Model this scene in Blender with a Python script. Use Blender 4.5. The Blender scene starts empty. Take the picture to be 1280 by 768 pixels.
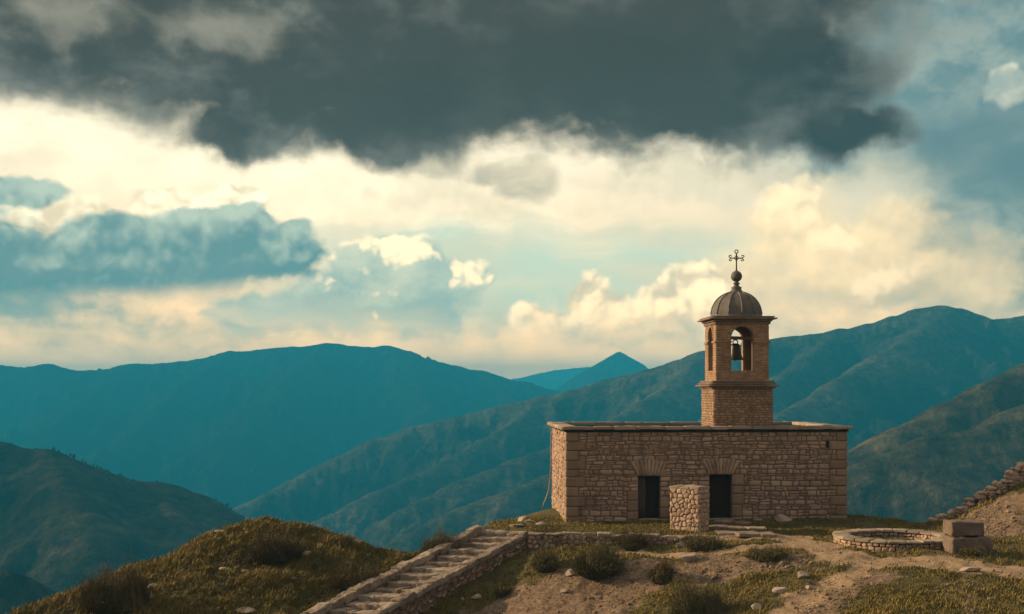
import bpy, math, random
import numpy as np
from mathutils import Vector, Matrix

random.seed(7)
RNG = np.random.default_rng(11)
SC = bpy.context.scene
COL = SC.collection
F = 1600.0            # focal length in pixels of the 1280 wide photograph
HOR = 487.0           # row of the horizon
CZ = 6.7              # height of the camera above the terrace
R = math.radians

# ------------------------------------------------------------------ helpers
def hash2(ix, iy, seed):
    h = (ix.astype(np.int64) * 374761393 + iy.astype(np.int64) * 668265263 + seed * 1274126177) & 0xFFFFFFFF
    h = ((h ^ (h >> 13)) * 1274126177) & 0xFFFFFFFF
    h = ((h ^ (h >> 16)) * 2246822519) & 0xFFFFFFFF
    h = h ^ (h >> 15)
    return (h & 0xFFFFFF) / float(0xFFFFFF)

def vnoise(x, y, seed=0):
    x = np.asarray(x, float); y = np.asarray(y, float)
    x0 = np.floor(x); y0 = np.floor(y)
    fx = x - x0; fy = y - y0
    ux = fx * fx * fx * (fx * (fx * 6 - 15) + 10); uy = fy * fy * fy * (fy * (fy * 6 - 15) + 10)
    ix = x0.astype(np.int64); iy = y0.astype(np.int64)
    a = hash2(ix, iy, seed); b = hash2(ix + 1, iy, seed)
    c = hash2(ix, iy + 1, seed); d = hash2(ix + 1, iy + 1, seed)
    return (a + (b - a) * ux) * (1 - uy) + (c + (d - c) * ux) * uy      # 0..1

def fbm(x, y, seed=0, octv=5, gain=0.5):
    t = 0; a = 1; n = 0; f = 1.0
    for o in range(octv):
        ca, sa = math.cos(o * 1.1), math.sin(o * 1.1)
        t = t + a * (vnoise((x * ca - y * sa) * f + 17.3 * o, (x * sa + y * ca) * f - 9.1 * o, seed + o) * 2 - 1)
        n += a; a *= gain; f *= 2.03
    return t / n                                                        # -1..1

def ridged(x, y, seed=0, octv=5, gain=0.5):
    t = 0; a = 1; n = 0; f = 1.0
    for o in range(octv):
        ca, sa = math.cos(o * 0.9), math.sin(o * 0.9)
        v = vnoise((x * ca - y * sa) * f + 7.7 * o, (x * sa + y * ca) * f + 3.1 * o, seed + o) * 2 - 1
        t = t + a * (1 - np.abs(v)); n += a; a *= gain; f *= 2.05
    return t / n                                                        # 0..1

def sstep(a, b, x):
    t = np.clip((np.asarray(x, float) - a) / (b - a), 0, 1)
    return t * t * (3 - 2 * t)

def srgb(r, g, b):
    f = lambda c: c / 12.92 if c <= 0.04045 else ((c + 0.055) / 1.055) ** 2.4
    return (f(r / 255), f(g / 255), f(b / 255))

class MB:
    """collects vertices and faces and links them as ONE mesh object"""
    def __init__(self):
        self.v = []; self.f = []; self.t = []; self.n = 0
    def add(self, verts, faces, tone=0.5):
        verts = np.asarray(verts, float).reshape(-1, 3)
        self.v.append(verts)
        o = self.n
        self.f.extend([tuple(i + o for i in q) for q in faces])
        self.t.append(np.full(len(verts), tone) if np.isscalar(tone) else np.asarray(tone, float))
        self.n += len(verts)
    def build(self, name, mat, parent=None, smooth=True, angle=None):
        me = bpy.data.meshes.new(name)
        v = np.concatenate(self.v)
        me.from_pydata(v.tolist(), [], self.f)
        at = me.attributes.new('tone', 'FLOAT', 'POINT')
        at.data.foreach_set('value', np.concatenate(self.t).astype(np.float32))
        me.polygons.foreach_set('use_smooth', [smooth] * len(me.polygons))
        me.materials.append(mat)
        me.update()
        if angle is not None:
            try: me.set_sharp_from_angle(angle=angle)
            except Exception: pass
        o = bpy.data.objects.new(name, me); COL.objects.link(o)
        if parent is not None: o.parent = parent
        return o

def fast_mesh(name, verts, loops, per, mat, tone=None, attrs=None):
    """big meshes: all faces have the same number of corners"""
    me = bpy.data.meshes.new(name)
    nv = len(verts); nf = len(loops) // per
    me.vertices.add(nv); me.vertices.foreach_set('co', np.asarray(verts, np.float32).ravel())
    me.loops.add(len(loops)); me.loops.foreach_set('vertex_index', np.asarray(loops, np.int32))
    me.polygons.add(nf); me.polygons.foreach_set('loop_start', np.arange(0, nf * per, per, dtype=np.int32))
    try: me.polygons.foreach_set('loop_total', np.full(nf, per, np.int32))
    except Exception: pass
    me.update(calc_edges=True); me.validate()
    me.polygons.foreach_set('use_smooth', [True] * len(me.polygons))
    for k, a in (attrs or {}).items():
        at = me.attributes.new(k, 'FLOAT', 'POINT'); at.data.foreach_set('value', np.asarray(a, np.float32))
    me.materials.append(mat)
    o = bpy.data.objects.new(name, me); COL.objects.link(o)
    return o

def grid_loops(nx, ny):
    i = np.arange(nx - 1)[None, :] + (np.arange(ny - 1) * nx)[:, None]
    return np.stack([i, i + 1, i + 1 + nx, i + nx], -1).reshape(-1)

def tag(o, label=None, cat=None, group=None, kind=None):
    if label: o['label'] = label
    if cat: o['category'] = cat
    if group: o['group'] = group
    if kind: o['kind'] = kind
    return o

def empty(name, loc, rz=0.0):
    o = bpy.data.objects.new(name, None); COL.objects.link(o)
    o.location = loc; o.rotation_euler = (0, 0, rz); o.empty_display_size = 0.3
    return o

# ------------------------------------------------------------------ primitive shapes
def cube_grid(k):
    s = np.linspace(-1, 1, k)
    A, B = np.meshgrid(s, s, indexing='ij')
    A = A.ravel(); B = B.ravel(); one = np.ones_like(A)
    pts = []; faces = []
    for ax in range(3):
        for sg in (-1, 1):
            p = np.zeros((k * k, 3)); p[:, ax] = sg
            p[:, (ax + 1) % 3] = A; p[:, (ax + 2) % 3] = B
            o = len(pts) * k * k
            for i in range(k - 1):
                for j in range(k - 1):
                    q = (o + i * k + j, o + (i + 1) * k + j, o + (i + 1) * k + j + 1, o + i * k + j + 1)
                    faces.append(q if sg > 0 else q[::-1])
            pts.append(p)
    P = np.concatenate(pts)
    key = {}; idx = np.zeros(len(P), int); uniq = []
    for n, p in enumerate(P):
        kk = tuple(np.round(p, 4))
        if kk not in key: key[kk] = len(uniq); uniq.append(p)
        idx[n] = key[kk]
    return np.array(uniq), [tuple(idx[i] for i in q) for q in faces]
CG = {k: cube_grid(k) for k in (2, 4, 5, 6, 8, 18)}

def noise3(p, seed, s):
    return np.stack([fbm(p[:, 0] * s + p[:, 2] * s * 0.7 + 3 * i, p[:, 1] * s - p[:, 2] * s * 0.6 + 5 * i, seed + 31 * i, 3) for i in range(3)], -1)

def nbox(mb, f, lo, hi, k=5, rnd=0.03, amp=0.015, seed=0, tone=0.5, ns=2.5):
    """a worn stone block: box lo..hi in parameter space, edges rounded, sides noisy, mapped by f"""
    P, faces = CG[k]
    lo = np.array(lo, float); hi = np.array(hi, float)
    h = (hi - lo) / 2; c = (hi + lo) / 2
    r = min(rnd, h.min() * 0.9)
    # put the outermost grid rows close to the edges
    Q = np.sign(P) * np.abs(P) ** 0.75
    p = Q * h
    inner = np.clip(p, -(h - r), h - r)
    d = p - inner
    L = np.linalg.norm(d, axis=1, keepdims=True)
    p = np.where(L > 1e-9, inner + d / np.maximum(L, 1e-9) * np.minimum(L, r), p)
    w = p + c
    if amp > 0: w = w + noise3(w, seed, ns) * amp
    mb.add(f(w) if f else w, faces, tone)

def box(mb, lo, hi, tone=0.5):
    nbox(mb, None, lo, hi, k=2, rnd=0, amp=0, tone=tone)

def bevel_box(mb, lo, hi, r=0.02, tone=0.5, amp=0.0, seed=0, k=4):
    nbox(mb, None, lo, hi, k=k, rnd=r, amp=amp, seed=seed, tone=tone)

def tube(mb, pts, rad, n=8, tone=0.5, cap=True):
    pts = [Vector(p) for p in pts]
    if np.isscalar(rad): rad = [rad] * len(pts)
    vs = []; fs = []
    up = Vector((0.13, 0.21, 1)).normalized()
    for i, p in enumerate(pts):
        t = (pts[min(i + 1, len(pts) - 1)] - pts[max(i - 1, 0)]).normalized()
        a = t.cross(up)
        if a.length < 1e-3: a = t.cross(Vector((1, 0, 0)))
        a.normalize(); b = t.cross(a).normalized()
        for j in range(n):
            an = 2 * math.pi * j / n
            vs.append(p + (a * math.cos(an) + b * math.sin(an)) * rad[i])
    for i in range(len(pts) - 1):
        for j in range(n):
            fs.append((i * n + j, i * n + (j + 1) % n, (i + 1) * n + (j + 1) % n, (i + 1) * n + j))
    if cap:
        fs.append(tuple(range(n))[::-1]); fs.append(tuple((len(pts) - 1) * n + j for j in range(n)))
    mb.add([tuple(v) for v in vs], fs, tone)

def lathe(mb, prof, c=(0, 0, 0), n=32, tone=0.5, radfn=None):
    vs = []; fs = []
    for (r, z) in prof:
        for j in range(n):
            a = 2 * math.pi * j / n
            rr = r * (radfn(a) if radfn else 1)
            vs.append((c[0] + rr * math.cos(a), c[1] + rr * math.sin(a), c[2] + z))
    for i in range(len(prof) - 1):
        for j in range(n):
            fs.append((i * n + j, i * n + (j + 1) % n, (i + 1) * n + (j + 1) % n, (i + 1) * n + j))
    mb.add(vs, fs, tone)

def stone(mb, quad, O, U, N, bulge, rough, seed, tone, rd=0.14, V=(0, 0, 1)):
    """one stone of a wall: quad = 4 corners (u, v); a rounded, noisy pillow standing out along N"""
    s = np.array([0, 0.1, 0.33, 0.67, 0.9, 1.0])
    S, T = np.meshgrid(s, s, indexing='ij')
    q = np.array(quad, float)
    a = ((1 - S) * (1 - T))[..., None] * q[0] + (S * (1 - T))[..., None] * q[1] + (S * T)[..., None] * q[2] + ((1 - S) * T)[..., None] * q[3]
    c = q.mean(0)
    sa = np.abs(2 * S - 1) ** 4 * np.abs(2 * T - 1) ** 4
    a = c + (a - c) * (1 - rd * sa)[..., None]
    e = np.minimum(np.minimum(S, 1 - S), np.minimum(T, 1 - T))
    d = np.where(e < 0.01, -0.03, np.where(e < 0.15, bulge * 0.75, bulge))
    nz = fbm(a[..., 0] * 6 + seed, a[..., 1] * 6, 5, 3)
    tilt = (hash2(np.array([seed]), np.array([3]), 4)[0] - 0.5) * (2 * S - 1) + (hash2(np.array([seed]), np.array([7]), 4)[0] - 0.5) * (2 * T - 1)
    d = np.where(e < 0.01, d, d + rough * (nz + 0.7 * tilt))
    O = np.array(O, float); U = np.array(U, float); N = np.array(N, float); V = np.array(V, float)
    P = O + a[..., 0:1] * U + a[..., 1:2] * V + d[..., None] * N
    k = 6; faces = []
    for i in range(k - 1):
        for j in range(k - 1):
            faces.append((i * k + j, (i + 1) * k + j, (i + 1) * k + j + 1, i * k + j + 1))
    # keep the outside outward
    if np.dot(np.cross(U, V), N) < 0: faces = [f[::-1] for f in faces]
    mb.add(P.reshape(-1, 3), faces, tone)

def masonry(mb, O, U, N, W, H, course=(0.16, 0.3), wid=(0.25, 0.7), holes=(), gap=0.012, bulge=0.03,
            rough=0.012, jit=0.02, seed=1, V=(0, 0, 1), arches=(), split=0.0, wob=1.0, topfn=None):
    rr = random.Random(seed)
    cuts = sorted({0.0, H} | {min(max(h[2], 0), H) for h in holes} | {min(max(h[3], 0), H) for h in holes})
    rows = []
    for a, b in zip(cuts[:-1], cuts[1:]):
        if b - a < 0.03: continue
        m = max(1, round((b - a) / (0.5 * (course[0] + course[1]))))
        hs = [rr.uniform(*course) for _ in range(m)]; sc = (b - a) / sum(hs)
        z = a
        for h in hs: rows.append((z, z + h * sc)); z += h * sc
    def J(u, v):
        du = (vnoise(u * 3.1 + seed, v * 3.1, 77) - 0.5) * 2 * jit * wob
        dv = (vnoise(u * 2.3 - seed, v * 2.9 + 11, 78) - 0.5) * 2 * jit
        if v < 0.01 or v > H - 0.01: dv = 0
        if u < 0.01 or u > W - 0.01: du = 0
        for h in holes:
            if abs(u - h[0]) < 0.02 or abs(u - h[1]) < 0.02: du = 0
        return (float(u + du), float(v + dv))
    for (z0, z1) in rows:
        iv = [(0.0, W)]
        blk = [(h[0], h[1]) for h in holes if z0 < h[3] - 1e-4 and z1 > h[2] + 1e-4]
        for (cu, rad, spring) in arches:           # half round heads
            if z1 > spring and z0 < spring + rad:
                zz = max(z0 - spring, 0); hw = math.sqrt(max(rad * rad - zz * zz, 0))
                blk.append((cu - hw, cu + hw))
        for (a, b) in blk:
            nv = []
            for (p, q) in iv:
                if b <= p or a >= q: nv.append((p, q)); continue
                if a > p: nv.append((p, a))
                if b < q: nv.append((b, q))
            iv = nv
        for (p, q) in iv:
            if q - p < 0.04: continue
            u = p; ws = []
            while u < q - 1e-6:
                w = rr.uniform(*wid)
                if q - (u + w) < wid[0] * 0.7: w = q - u
                ws.append((u, min(u + w, q))); u += w
            for (a, b) in ws:
                parts = [(a, b, z0, z1)]
                if split > 0 and z1 - z0 > course[0] * 1.15 and rr.random() < split:
                    zm = z0 + (z1 - z0) * rr.uniform(0.4, 0.6)
                    parts = [(a, b, z0, zm), (a, b, zm, z1)]
                for (a_, b_, c_, d_) in parts:
                    g = gap * rr.uniform(0.6, 1.5)
                    k = [J(a_, c_), J(b_, c_), J(b_, d_), J(a_, d_)]
                    cx = sum(t[0] for t in k) / 4; cy = sum(t[1] for t in k) / 4
                    if topfn and cy > topfn(cx): continue
                    k = [(x + math.copysign(min(g, abs(x - cx) * 0.4), cx - x), y + math.copysign(min(g, abs(y - cy) * 0.4), cy - y)) for x, y in k]
                    stone(mb, k, O, U, N, bulge * rr.uniform(0.6, 1.4), rough, rr.randrange(10 ** 6), rr.random(), V=V)

def rubble(mb, O, U, N, W, H, size=0.24, asp=1.3, gap=0.014, bulge=0.045, rough=0.02, seed=1, V=(0, 0, 1), holes=()):
    """random rubble: the cells of jittered points, each a rounded stone"""
    rr = random.Random(seed); sx, sy = size * asp, size
    nx, ny = max(1, round(W / sx)), max(1, round(H / sy)); pts = []
    for j in range(-1, ny + 1):
        for i in range(-1, nx + 1):
            pts.append(((i + 0.5 + 0.5 * (j % 2) - .25 + rr.uniform(-.42, .42)) * W / nx, (j + 0.5 + rr.uniform(-.38, .38)) * H / ny))
    O = np.array(O, float); U = np.array(U, float); N = np.array(N, float); V = np.array(V, float)
    flip = np.dot(np.cross(U, V), N) < 0
    for (px, py) in pts:
        poly = [(0, 0), (W, 0), (W, H), (0, H)]
        for (qx, qy) in pts:
            if (qx, qy) == (px, py) or abs(qx - px) > 3 * sx or abs(qy - py) > 3 * sy: continue
            mx_, my_ = (px + qx) / 2, (py + qy) / 2; nx_, ny_ = qx - px, qy - py; L = math.hypot(nx_, ny_); off = gap * .5 * L
            new = []
            for (a, b) in zip(poly, poly[1:] + poly[:1]):
                da = (a[0] - mx_) * nx_ + (a[1] - my_) * ny_ + off; db = (b[0] - mx_) * nx_ + (b[1] - my_) * ny_ + off
                if da <= 0: new.append(a)
                if (da < 0) != (db < 0):
                    t = da / (da - db); new.append((a[0] + (b[0] - a[0]) * t, a[1] + (b[1] - a[1]) * t))
            poly = new
            if len(poly) < 3: break
        if len(poly) < 3: continue
        P = np.array(poly); c = P.mean(0)
        if any(h[0] < c[0] < h[1] and h[2] < c[1] < h[3] for h in holes): continue
        for _ in range(2):
            Q = np.roll(P, -1, 0); P = np.stack([P * .8 + Q * .2, P * .2 + Q * .8], 1).reshape(-1, 2)
        n = len(P); sd = rr.randrange(10 ** 6); bl_ = bulge * rr.uniform(.6, 1.4); tx, ty = rr.uniform(-1, 1), rr.uniform(-1, 1)
        vs = []
        for k, d in ((1.0, -0.03), (0.93, bl_ * .6), (0.78, bl_ * .95), (0.4, bl_ * 1.1)):
            a = c + (P - c) * k; rel = (a - c) / size
            dep = d + (0 if k == 1.0 else 1) * rough * (fbm(a[:, 0] * 9 + sd, a[:, 1] * 9, 7, 3) + .8 * (tx * rel[:, 0] + ty * rel[:, 1]))
            vs.append(O + a[:, 0:1] * U + a[:, 1:2] * V + dep[:, None] * N)
        vs.append((O + c[0] * U + c[1] * V + bl_ * 1.1 * N)[None])
        fs = [(r_ * n + i, r_ * n + (i + 1) % n, (r_ + 1) * n + (i + 1) % n, (r_ + 1) * n + i) for r_ in range(3) for i in range(n)] + [(3 * n + i, 3 * n + (i + 1) % n, 4 * n) for i in range(n)]
        if flip: fs = [f[::-1] for f in fs]
        mb.add(np.concatenate(vs), fs, rr.random())

def rock_mesh(seed, size, sub=3, facets=9, amp=0.06):
    import bmesh
    bm = bmesh.new(); bmesh.ops.create_icosphere(bm, subdivisions=sub, radius=1.0)
    v = np.array([w.co[:] for w in bm.verts]); f = [tuple(w.index for w in q.verts) for q in bm.faces]; bm.free()
    rg = np.random.default_rng(seed)
    for _ in range(facets):
        n = rg.normal(size=3); n /= np.linalg.norm(n); d = rg.uniform(0.5, 0.85)
        t = np.maximum(v @ n - d, 0); v = v - t[:, None] * n
    v = v + noise3(v, seed, 2.2) * amp
    return v * np.array(size), f
# ------------------------------------------------------------------ node helpers
class E:
    """a scalar socket with arithmetic"""
    def __init__(s, nt, sock): s.nt = nt; s.s = sock
    def op(s, o, a, b=None, c=None, clamp=False):
        n = s.nt.nodes.new('ShaderNodeMath'); n.operation = o; n.use_clamp = clamp
        for i, x in enumerate((a, b, c)):
            if x is None: continue
            if isinstance(x, E): s.nt.links.new(x.s, n.inputs[i])
            else: n.inputs[i].default_value = float(x)
        return E(s.nt, n.outputs[0])
    def __add__(s, o): return s.op('ADD', s, o)
    __radd__ = __add__
    def __mul__(s, o): return s.op('MULTIPLY', s, o)
    __rmul__ = __mul__
    def __sub__(s, o): return s.op('SUBTRACT', s, o)
    def __rsub__(s, o): return s.op('SUBTRACT', o, s)
    def __truediv__(s, o): return s.op('DIVIDE', s, o)
    def mx(s, o): return s.op('MAXIMUM', s, o)
    def mn(s, o): return s.op('MINIMUM', s, o)
    def pw(s, o): return s.op('POWER', s, o)
    def ab(s): return s.op('ABSOLUTE', s)
    def smx(s, o, k): return s.op('SMOOTH_MAX', s, o, k)
    def ss(s, a, b):
        n = s.nt.nodes.new('ShaderNodeMapRange'); n.interpolation_type = 'SMOOTHSTEP'
        s.nt.links.new(s.s, n.inputs['Value'])
        n.inputs['From Min'].default_value = a; n.inputs['From Max'].default_value = b
        return E(s.nt, n.outputs['Result'])
    def lin(s, a, b, c=0.0, d=1.0):
        n = s.nt.nodes.new('ShaderNodeMapRange')
        s.nt.links.new(s.s, n.inputs['Value'])
        for k, x in zip(('From Min', 'From Max', 'To Min', 'To Max'), (a, b, c, d)): n.inputs[k].default_value = x
        return E(s.nt, n.outputs['Result'])

def sset(nt, inp, x):
    if isinstance(x, E): nt.links.new(x.s, inp)
    elif isinstance(x, bpy.types.NodeSocket): nt.links.new(x, inp)
    elif isinstance(x, (tuple, list)): inp.default_value = tuple(x) + ((1,) if len(inp.default_value) == 4 and len(x) == 3 else ())
    else: inp.default_value = x

def mix(nt, fac, a, b):
    n = nt.nodes.new('ShaderNodeMix'); n.data_type = 'RGBA'; n.clamp_factor = True
    sset(nt, n.inputs[0], fac); sset(nt, n.inputs[6], a); sset(nt, n.inputs[7], b)
    return n.outputs[2]

def vmath(nt, op, a, b=None, c=None):
    n = nt.nodes.new('ShaderNodeVectorMath'); n.operation = op
    for i, x in enumerate((a, b, c)):
        if x is None: continue
        if isinstance(x, (tuple, list)): n.inputs[i].default_value = x
        else: nt.links.new(x, n.inputs[i])
    return n.outputs['Value'] if op in ('LENGTH', 'DOT_PRODUCT', 'DISTANCE') else n.outputs[0]

def noise(nt, vec, scale, detail=4, rough=0.5, dist=0.0, dim='3D', out='Fac'):
    n = nt.nodes.new('ShaderNodeTexNoise'); n.noise_dimensions = dim
    n.inputs['Scale'].default_value = scale; n.inputs['Detail'].default_value = detail
    n.inputs['Roughness'].default_value = rough; n.inputs['Distortion'].default_value = dist
    if vec is not None: nt.links.new(vec, n.inputs['Vector'])
    return n.outputs['Color'] if out == 'Color' else E(nt, n.outputs[0])

def new_mat(name, rough=0.9):
    m = bpy.data.materials.new(name); m.use_nodes = True
    nt = m.node_tree; b = nt.nodes['Principled BSDF']
    b.inputs['Roughness'].default_value = rough
    try: b.inputs['Specular IOR Level'].default_value = 0.25
    except Exception: pass
    return m, nt, b

def bump(nt, b, h, strength=0.5, dist=0.02):
    n = nt.nodes.new('ShaderNodeBump'); n.inputs['Strength'].default_value = strength; n.inputs['Distance'].default_value = dist
    nt.links.new(h.s, n.inputs['Height']); nt.links.new(n.outputs[0], b.inputs['Normal'])

def ramp(nt, fac, stops):
    n = nt.nodes.new('ShaderNodeValToRGB'); r = n.color_ramp
    while len(r.elements) < len(stops): r.elements.new(0.5)
    for e, (p, c) in zip(r.elements, stops): e.position = p; e.color = tuple(c) + (1,)
    nt.links.new(fac.s, n.inputs[0]); return n.outputs[0]

def attr(nt, name):
    n = nt.nodes.new('ShaderNodeAttribute'); n.attribute_name = name; return E(nt, n.outputs['Fac'])

def objco(nt):
    return nt.nodes.new('ShaderNodeTexCoord').outputs['Object']

def stone_mat(name, stops, mott=0.35, fine=28.0, lichen=0.0, bumpd=0.012, rough=0.92, dirt=(0.05, 0.04, 0.03), stain=0.0):
    m, nt, b = new_mat(name, rough)
    co = objco(nt)
    t = attr(nt, 'tone')
    n1 = noise(nt, co, 1.3, 3); n2 = noise(nt, co, 9.0, 5, 0.6); n3 = noise(nt, co, fine, 4, 0.65)
    c = ramp(nt, (t + (n2 - 0.5) * mott).op('ADD', t * 0.55 + 0.22 + (n1 - 0.5) * 0.9, (n2 - 0.5) * mott), stops)
    c = mix(nt, n3.ss(0.60, 0.74) * 0.5, c, dirt)
    if stain > 0:      # old water marks and grime, long in the vertical
        sn = noise(nt, vmath(nt, 'MULTIPLY', co, (2.2, 2.2, 0.45)), 1.0, 5, 0.6)
        c = mix(nt, sn.ss(0.50, 0.72) * stain, c, (0.075, 0.055, 0.042))
        c = mix(nt, noise(nt, co, 0.8, 4, 0.6).ss(0.55, 0.75) * stain * 0.7, c, (0.36, 0.285, 0.205))
    if lichen > 0:
        c = mix(nt, noise(nt, co, 3.3, 6, 0.6).ss(0.56, 0.68) * lichen, c, (0.33, 0.30, 0.22))
    sset(nt, b.inputs['Base Color'], c)
    bump(nt, b, n2 * 0.6 + n3 * 0.4, 0.7, bumpd)
    return m

M = {}
M['wall_stone'] = stone_mat('rubble wall stone', [(0.0, (0.17, 0.114, 0.084)), (0.3, (0.275, 0.194, 0.146)), (0.6, (0.36, 0.265, 0.20)), (1.0, (0.46, 0.355, 0.27))], stain=0.65)
M['quoin_stone'] = stone_mat('dressed corner stone', [(0.0, (0.17, 0.115, 0.08)), (0.5, (0.24, 0.172, 0.122)), (1.0, (0.33, 0.25, 0.185))], stain=0.4)
M['brick_stone'] = stone_mat('tower brick', [(0.0, (0.16, 0.102, 0.066)), (0.5, (0.28, 0.19, 0.125)), (1.0, (0.39, 0.285, 0.20))], fine=40, stain=0.4)
M['pillar_stone'] = stone_mat('pillar rubble', [(0.0, (0.24, 0.17, 0.13)), (0.5, (0.36, 0.27, 0.205)), (1.0, (0.45, 0.35, 0.27))])
M['mortar'] = stone_mat('old mortar', [(0.0, (0.115, 0.082, 0.062)), (1.0, (0.20, 0.15, 0.115))])
M['coping'] = stone_mat('weathered coping slabs', [(0.0, (0.17, 0.14, 0.12)), (0.5, (0.27, 0.225, 0.185)), (1.0, (0.36, 0.30, 0.245))], lichen=0.35)
M['cornice'] = stone_mat('dark cornice stone', [(0.0, (0.10, 0.072, 0.055)), (0.5, (0.16, 0.118, 0.09)), (1.0, (0.25, 0.19, 0.145))], stain=0.5)
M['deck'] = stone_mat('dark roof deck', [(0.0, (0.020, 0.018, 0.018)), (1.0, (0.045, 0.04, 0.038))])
M['step_stone'] = stone_mat('worn step stone', [(0.0, (0.13, 0.105, 0.085)), (0.5, (0.23, 0.192, 0.155)), (1.0, (0.35, 0.30, 0.245))], lichen=0.3, stain=0.5, bumpd=0.03)
M['rock'] = stone_mat('limestone rock', [(0.0, (0.17, 0.14, 0.115)), (0.5, (0.28, 0.235, 0.195)), (1.0, (0.40, 0.345, 0.29))], lichen=0.4, fine=20, bumpd=0.02)
M['block'] = stone_mat('pinkish cut block', [(0.0, (0.095, 0.074, 0.060)), (0.5, (0.155, 0.121, 0.098)), (1.0, (0.25, 0.20, 0.165))], bumpd=0.04, stain=0.5)
M['lead'] = stone_mat('weathered lead', [(0.0, (0.042, 0.042, 0.041)), (0.5, (0.092, 0.090, 0.086)), (1.0, (0.18, 0.172, 0.16))], rough=0.6, fine=16, bumpd=0.02, stain=0.5, dirt=(0.03, 0.028, 0.025))
def plain(name, col, rough=0.6, metal=0.0, var=0.4, sc=8.0, stretch=None):
    m, nt, b = new_mat(name, rough)
    co = objco(nt)
    if stretch: co = vmath(nt, 'MULTIPLY', co, stretch)
    n = noise(nt, co, sc, 5, 0.6)
    sset(nt, b.inputs['Base Color'], mix(nt, n, tuple(c * (1 - var) for c in col), tuple(c * (1 + var) for c in col)))
    b.inputs['Metallic'].default_value = metal
    bump(nt, b, n, 0.5, 0.006)
    return m
M['iron'] = plain('wrought iron', (0.035, 0.028, 0.022), 0.55, 0.4)
M['bronze'] = plain('dark bell bronze', (0.055, 0.05, 0.045), 0.45, 0.7)
M['wood_dark'] = plain('dark door planks', (0.032, 0.018, 0.011), 0.8, 0, 0.5, 6, (9, 9, 0.8))
M['wood_leaf'] = plain('grey brown door planks', (0.075, 0.052, 0.045), 0.8, 0, 0.5, 6, (9, 9, 0.8))
M['wood_red'] = plain('reddish shutter wood', (0.26, 0.10, 0.045), 0.75, 0, 0.5, 6, (9, 9, 0.8))
M['beam'] = plain('old timber beam', (0.20, 0.15, 0.10), 0.8, 0, 0.4, 6, (1, 9, 9))
M['rope'] = plain('pale rope', (0.34, 0.25, 0.16), 0.9)
M['gravel'] = stone_mat('gravel', [(0.0, (0.09, 0.068, 0.048)), (0.5, (0.17, 0.128, 0.09)), (1.0, (0.30, 0.235, 0.17))], bumpd=0.02)
M['soil'] = plain('basin silt', (0.085, 0.06, 0.045), 0.95, 0, 0.4, 3)

def leaf_mat(name, stops, trans=0.0):
    m, nt, b = new_mat(name, 0.75)
    t = attr(nt, 'tone')
    n = noise(nt, objco(nt), 0.6, 3)
    sset(nt, b.inputs['Base Color'], ramp(nt, t * 0.6 + n * 0.5 - 0.05, stops))
    return m
M['grass'] = leaf_mat('dry hill grass', [(0.1, (0.040, 0.040, 0.010)), (0.4, (0.094, 0.083, 0.019)), (0.7, (0.172, 0.136, 0.032)), (1.0, (0.27, 0.20, 0.072))])
M['bush'] = leaf_mat('shrub foliage', [(0.0, (0.045, 0.045, 0.016)), (0.5, (0.10, 0.088, 0.034)), (1.0, (0.18, 0.14, 0.06))])
M['bush_dry'] = leaf_mat('dry shrub foliage', [(0.0, (0.040, 0.033, 0.014)), (0.5, (0.095, 0.074, 0.030)), (1.0, (0.19, 0.145, 0.065))])
M['twig'] = plain('twigs', (0.07, 0.05, 0.032), 0.9)
M['tree_leaf'] = leaf_mat('dark far foliage', [(0.0, (0.015, 0.02, 0.010)), (1.0, (0.045, 0.05, 0.022))])

# ground of the hilltop: turf, bare path, gravel slope
def ground_mat():
    m, nt, b = new_mat('hilltop turf and dirt', 0.95)
    co = objco(nt)
    bare = attr(nt, 'bare'); grav = attr(nt, 'gravel')
    n1 = noise(nt, co, 0.35, 5, 0.6); n2 = noise(nt, co, 2.6, 6, 0.62); n3 = noise(nt, co, 14, 5, 0.65); n4 = noise(nt, co, 45, 3, 0.6)
    turf = ramp(nt, n1 * 0.55 + n2 * 0.45 + (n3 - 0.5) * 0.5, [(0.25, (0.022, 0.021, 0.008)), (0.45, (0.064, 0.058, 0.018)), (0.62, (0.105, 0.088, 0.028)), (0.8, (0.145, 0.112, 0.045))])
    dirt = ramp(nt, n2 * 0.55 + n3 * 0.5 + (n4 - 0.5) * 0.5 - 0.03, [(0.25, (0.18, 0.13, 0.084)), (0.5, (0.305, 0.225, 0.145)), (0.75, (0.40, 0.305, 0.20))])
    vo = nt.nodes.new('ShaderNodeTexVoronoi'); vo.inputs['Scale'].default_value = 7.0; nt.links.new(co, vo.inputs['Vector'])
    vd = E(nt, vo.outputs['Distance'])
    gr = ramp(nt, n2 * 0.45 + n4 * 0.5 + vd * 0.45 - 0.22, [(0.2, (0.075, 0.055, 0.038)), (0.45, (0.155, 0.112, 0.076)), (0.75, (0.27, 0.205, 0.145))])
    k = (n2 - 0.5) * 1.2 + (n3 - 0.5) * 0.6
    c = mix(nt, (grav + k).ss(0.35, 0.65), turf, gr)
    c = mix(nt, (bare + k * 0.5).ss(0.35, 0.65), c, dirt)
    sset(nt, b.inputs['Base Color'], c)
    bump(nt, b, n2 * 0.4 + n3 * 0.35 + n4 * 0.25, 1.0, 0.13)
    return m
M['ground'] = ground_mat()

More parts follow.
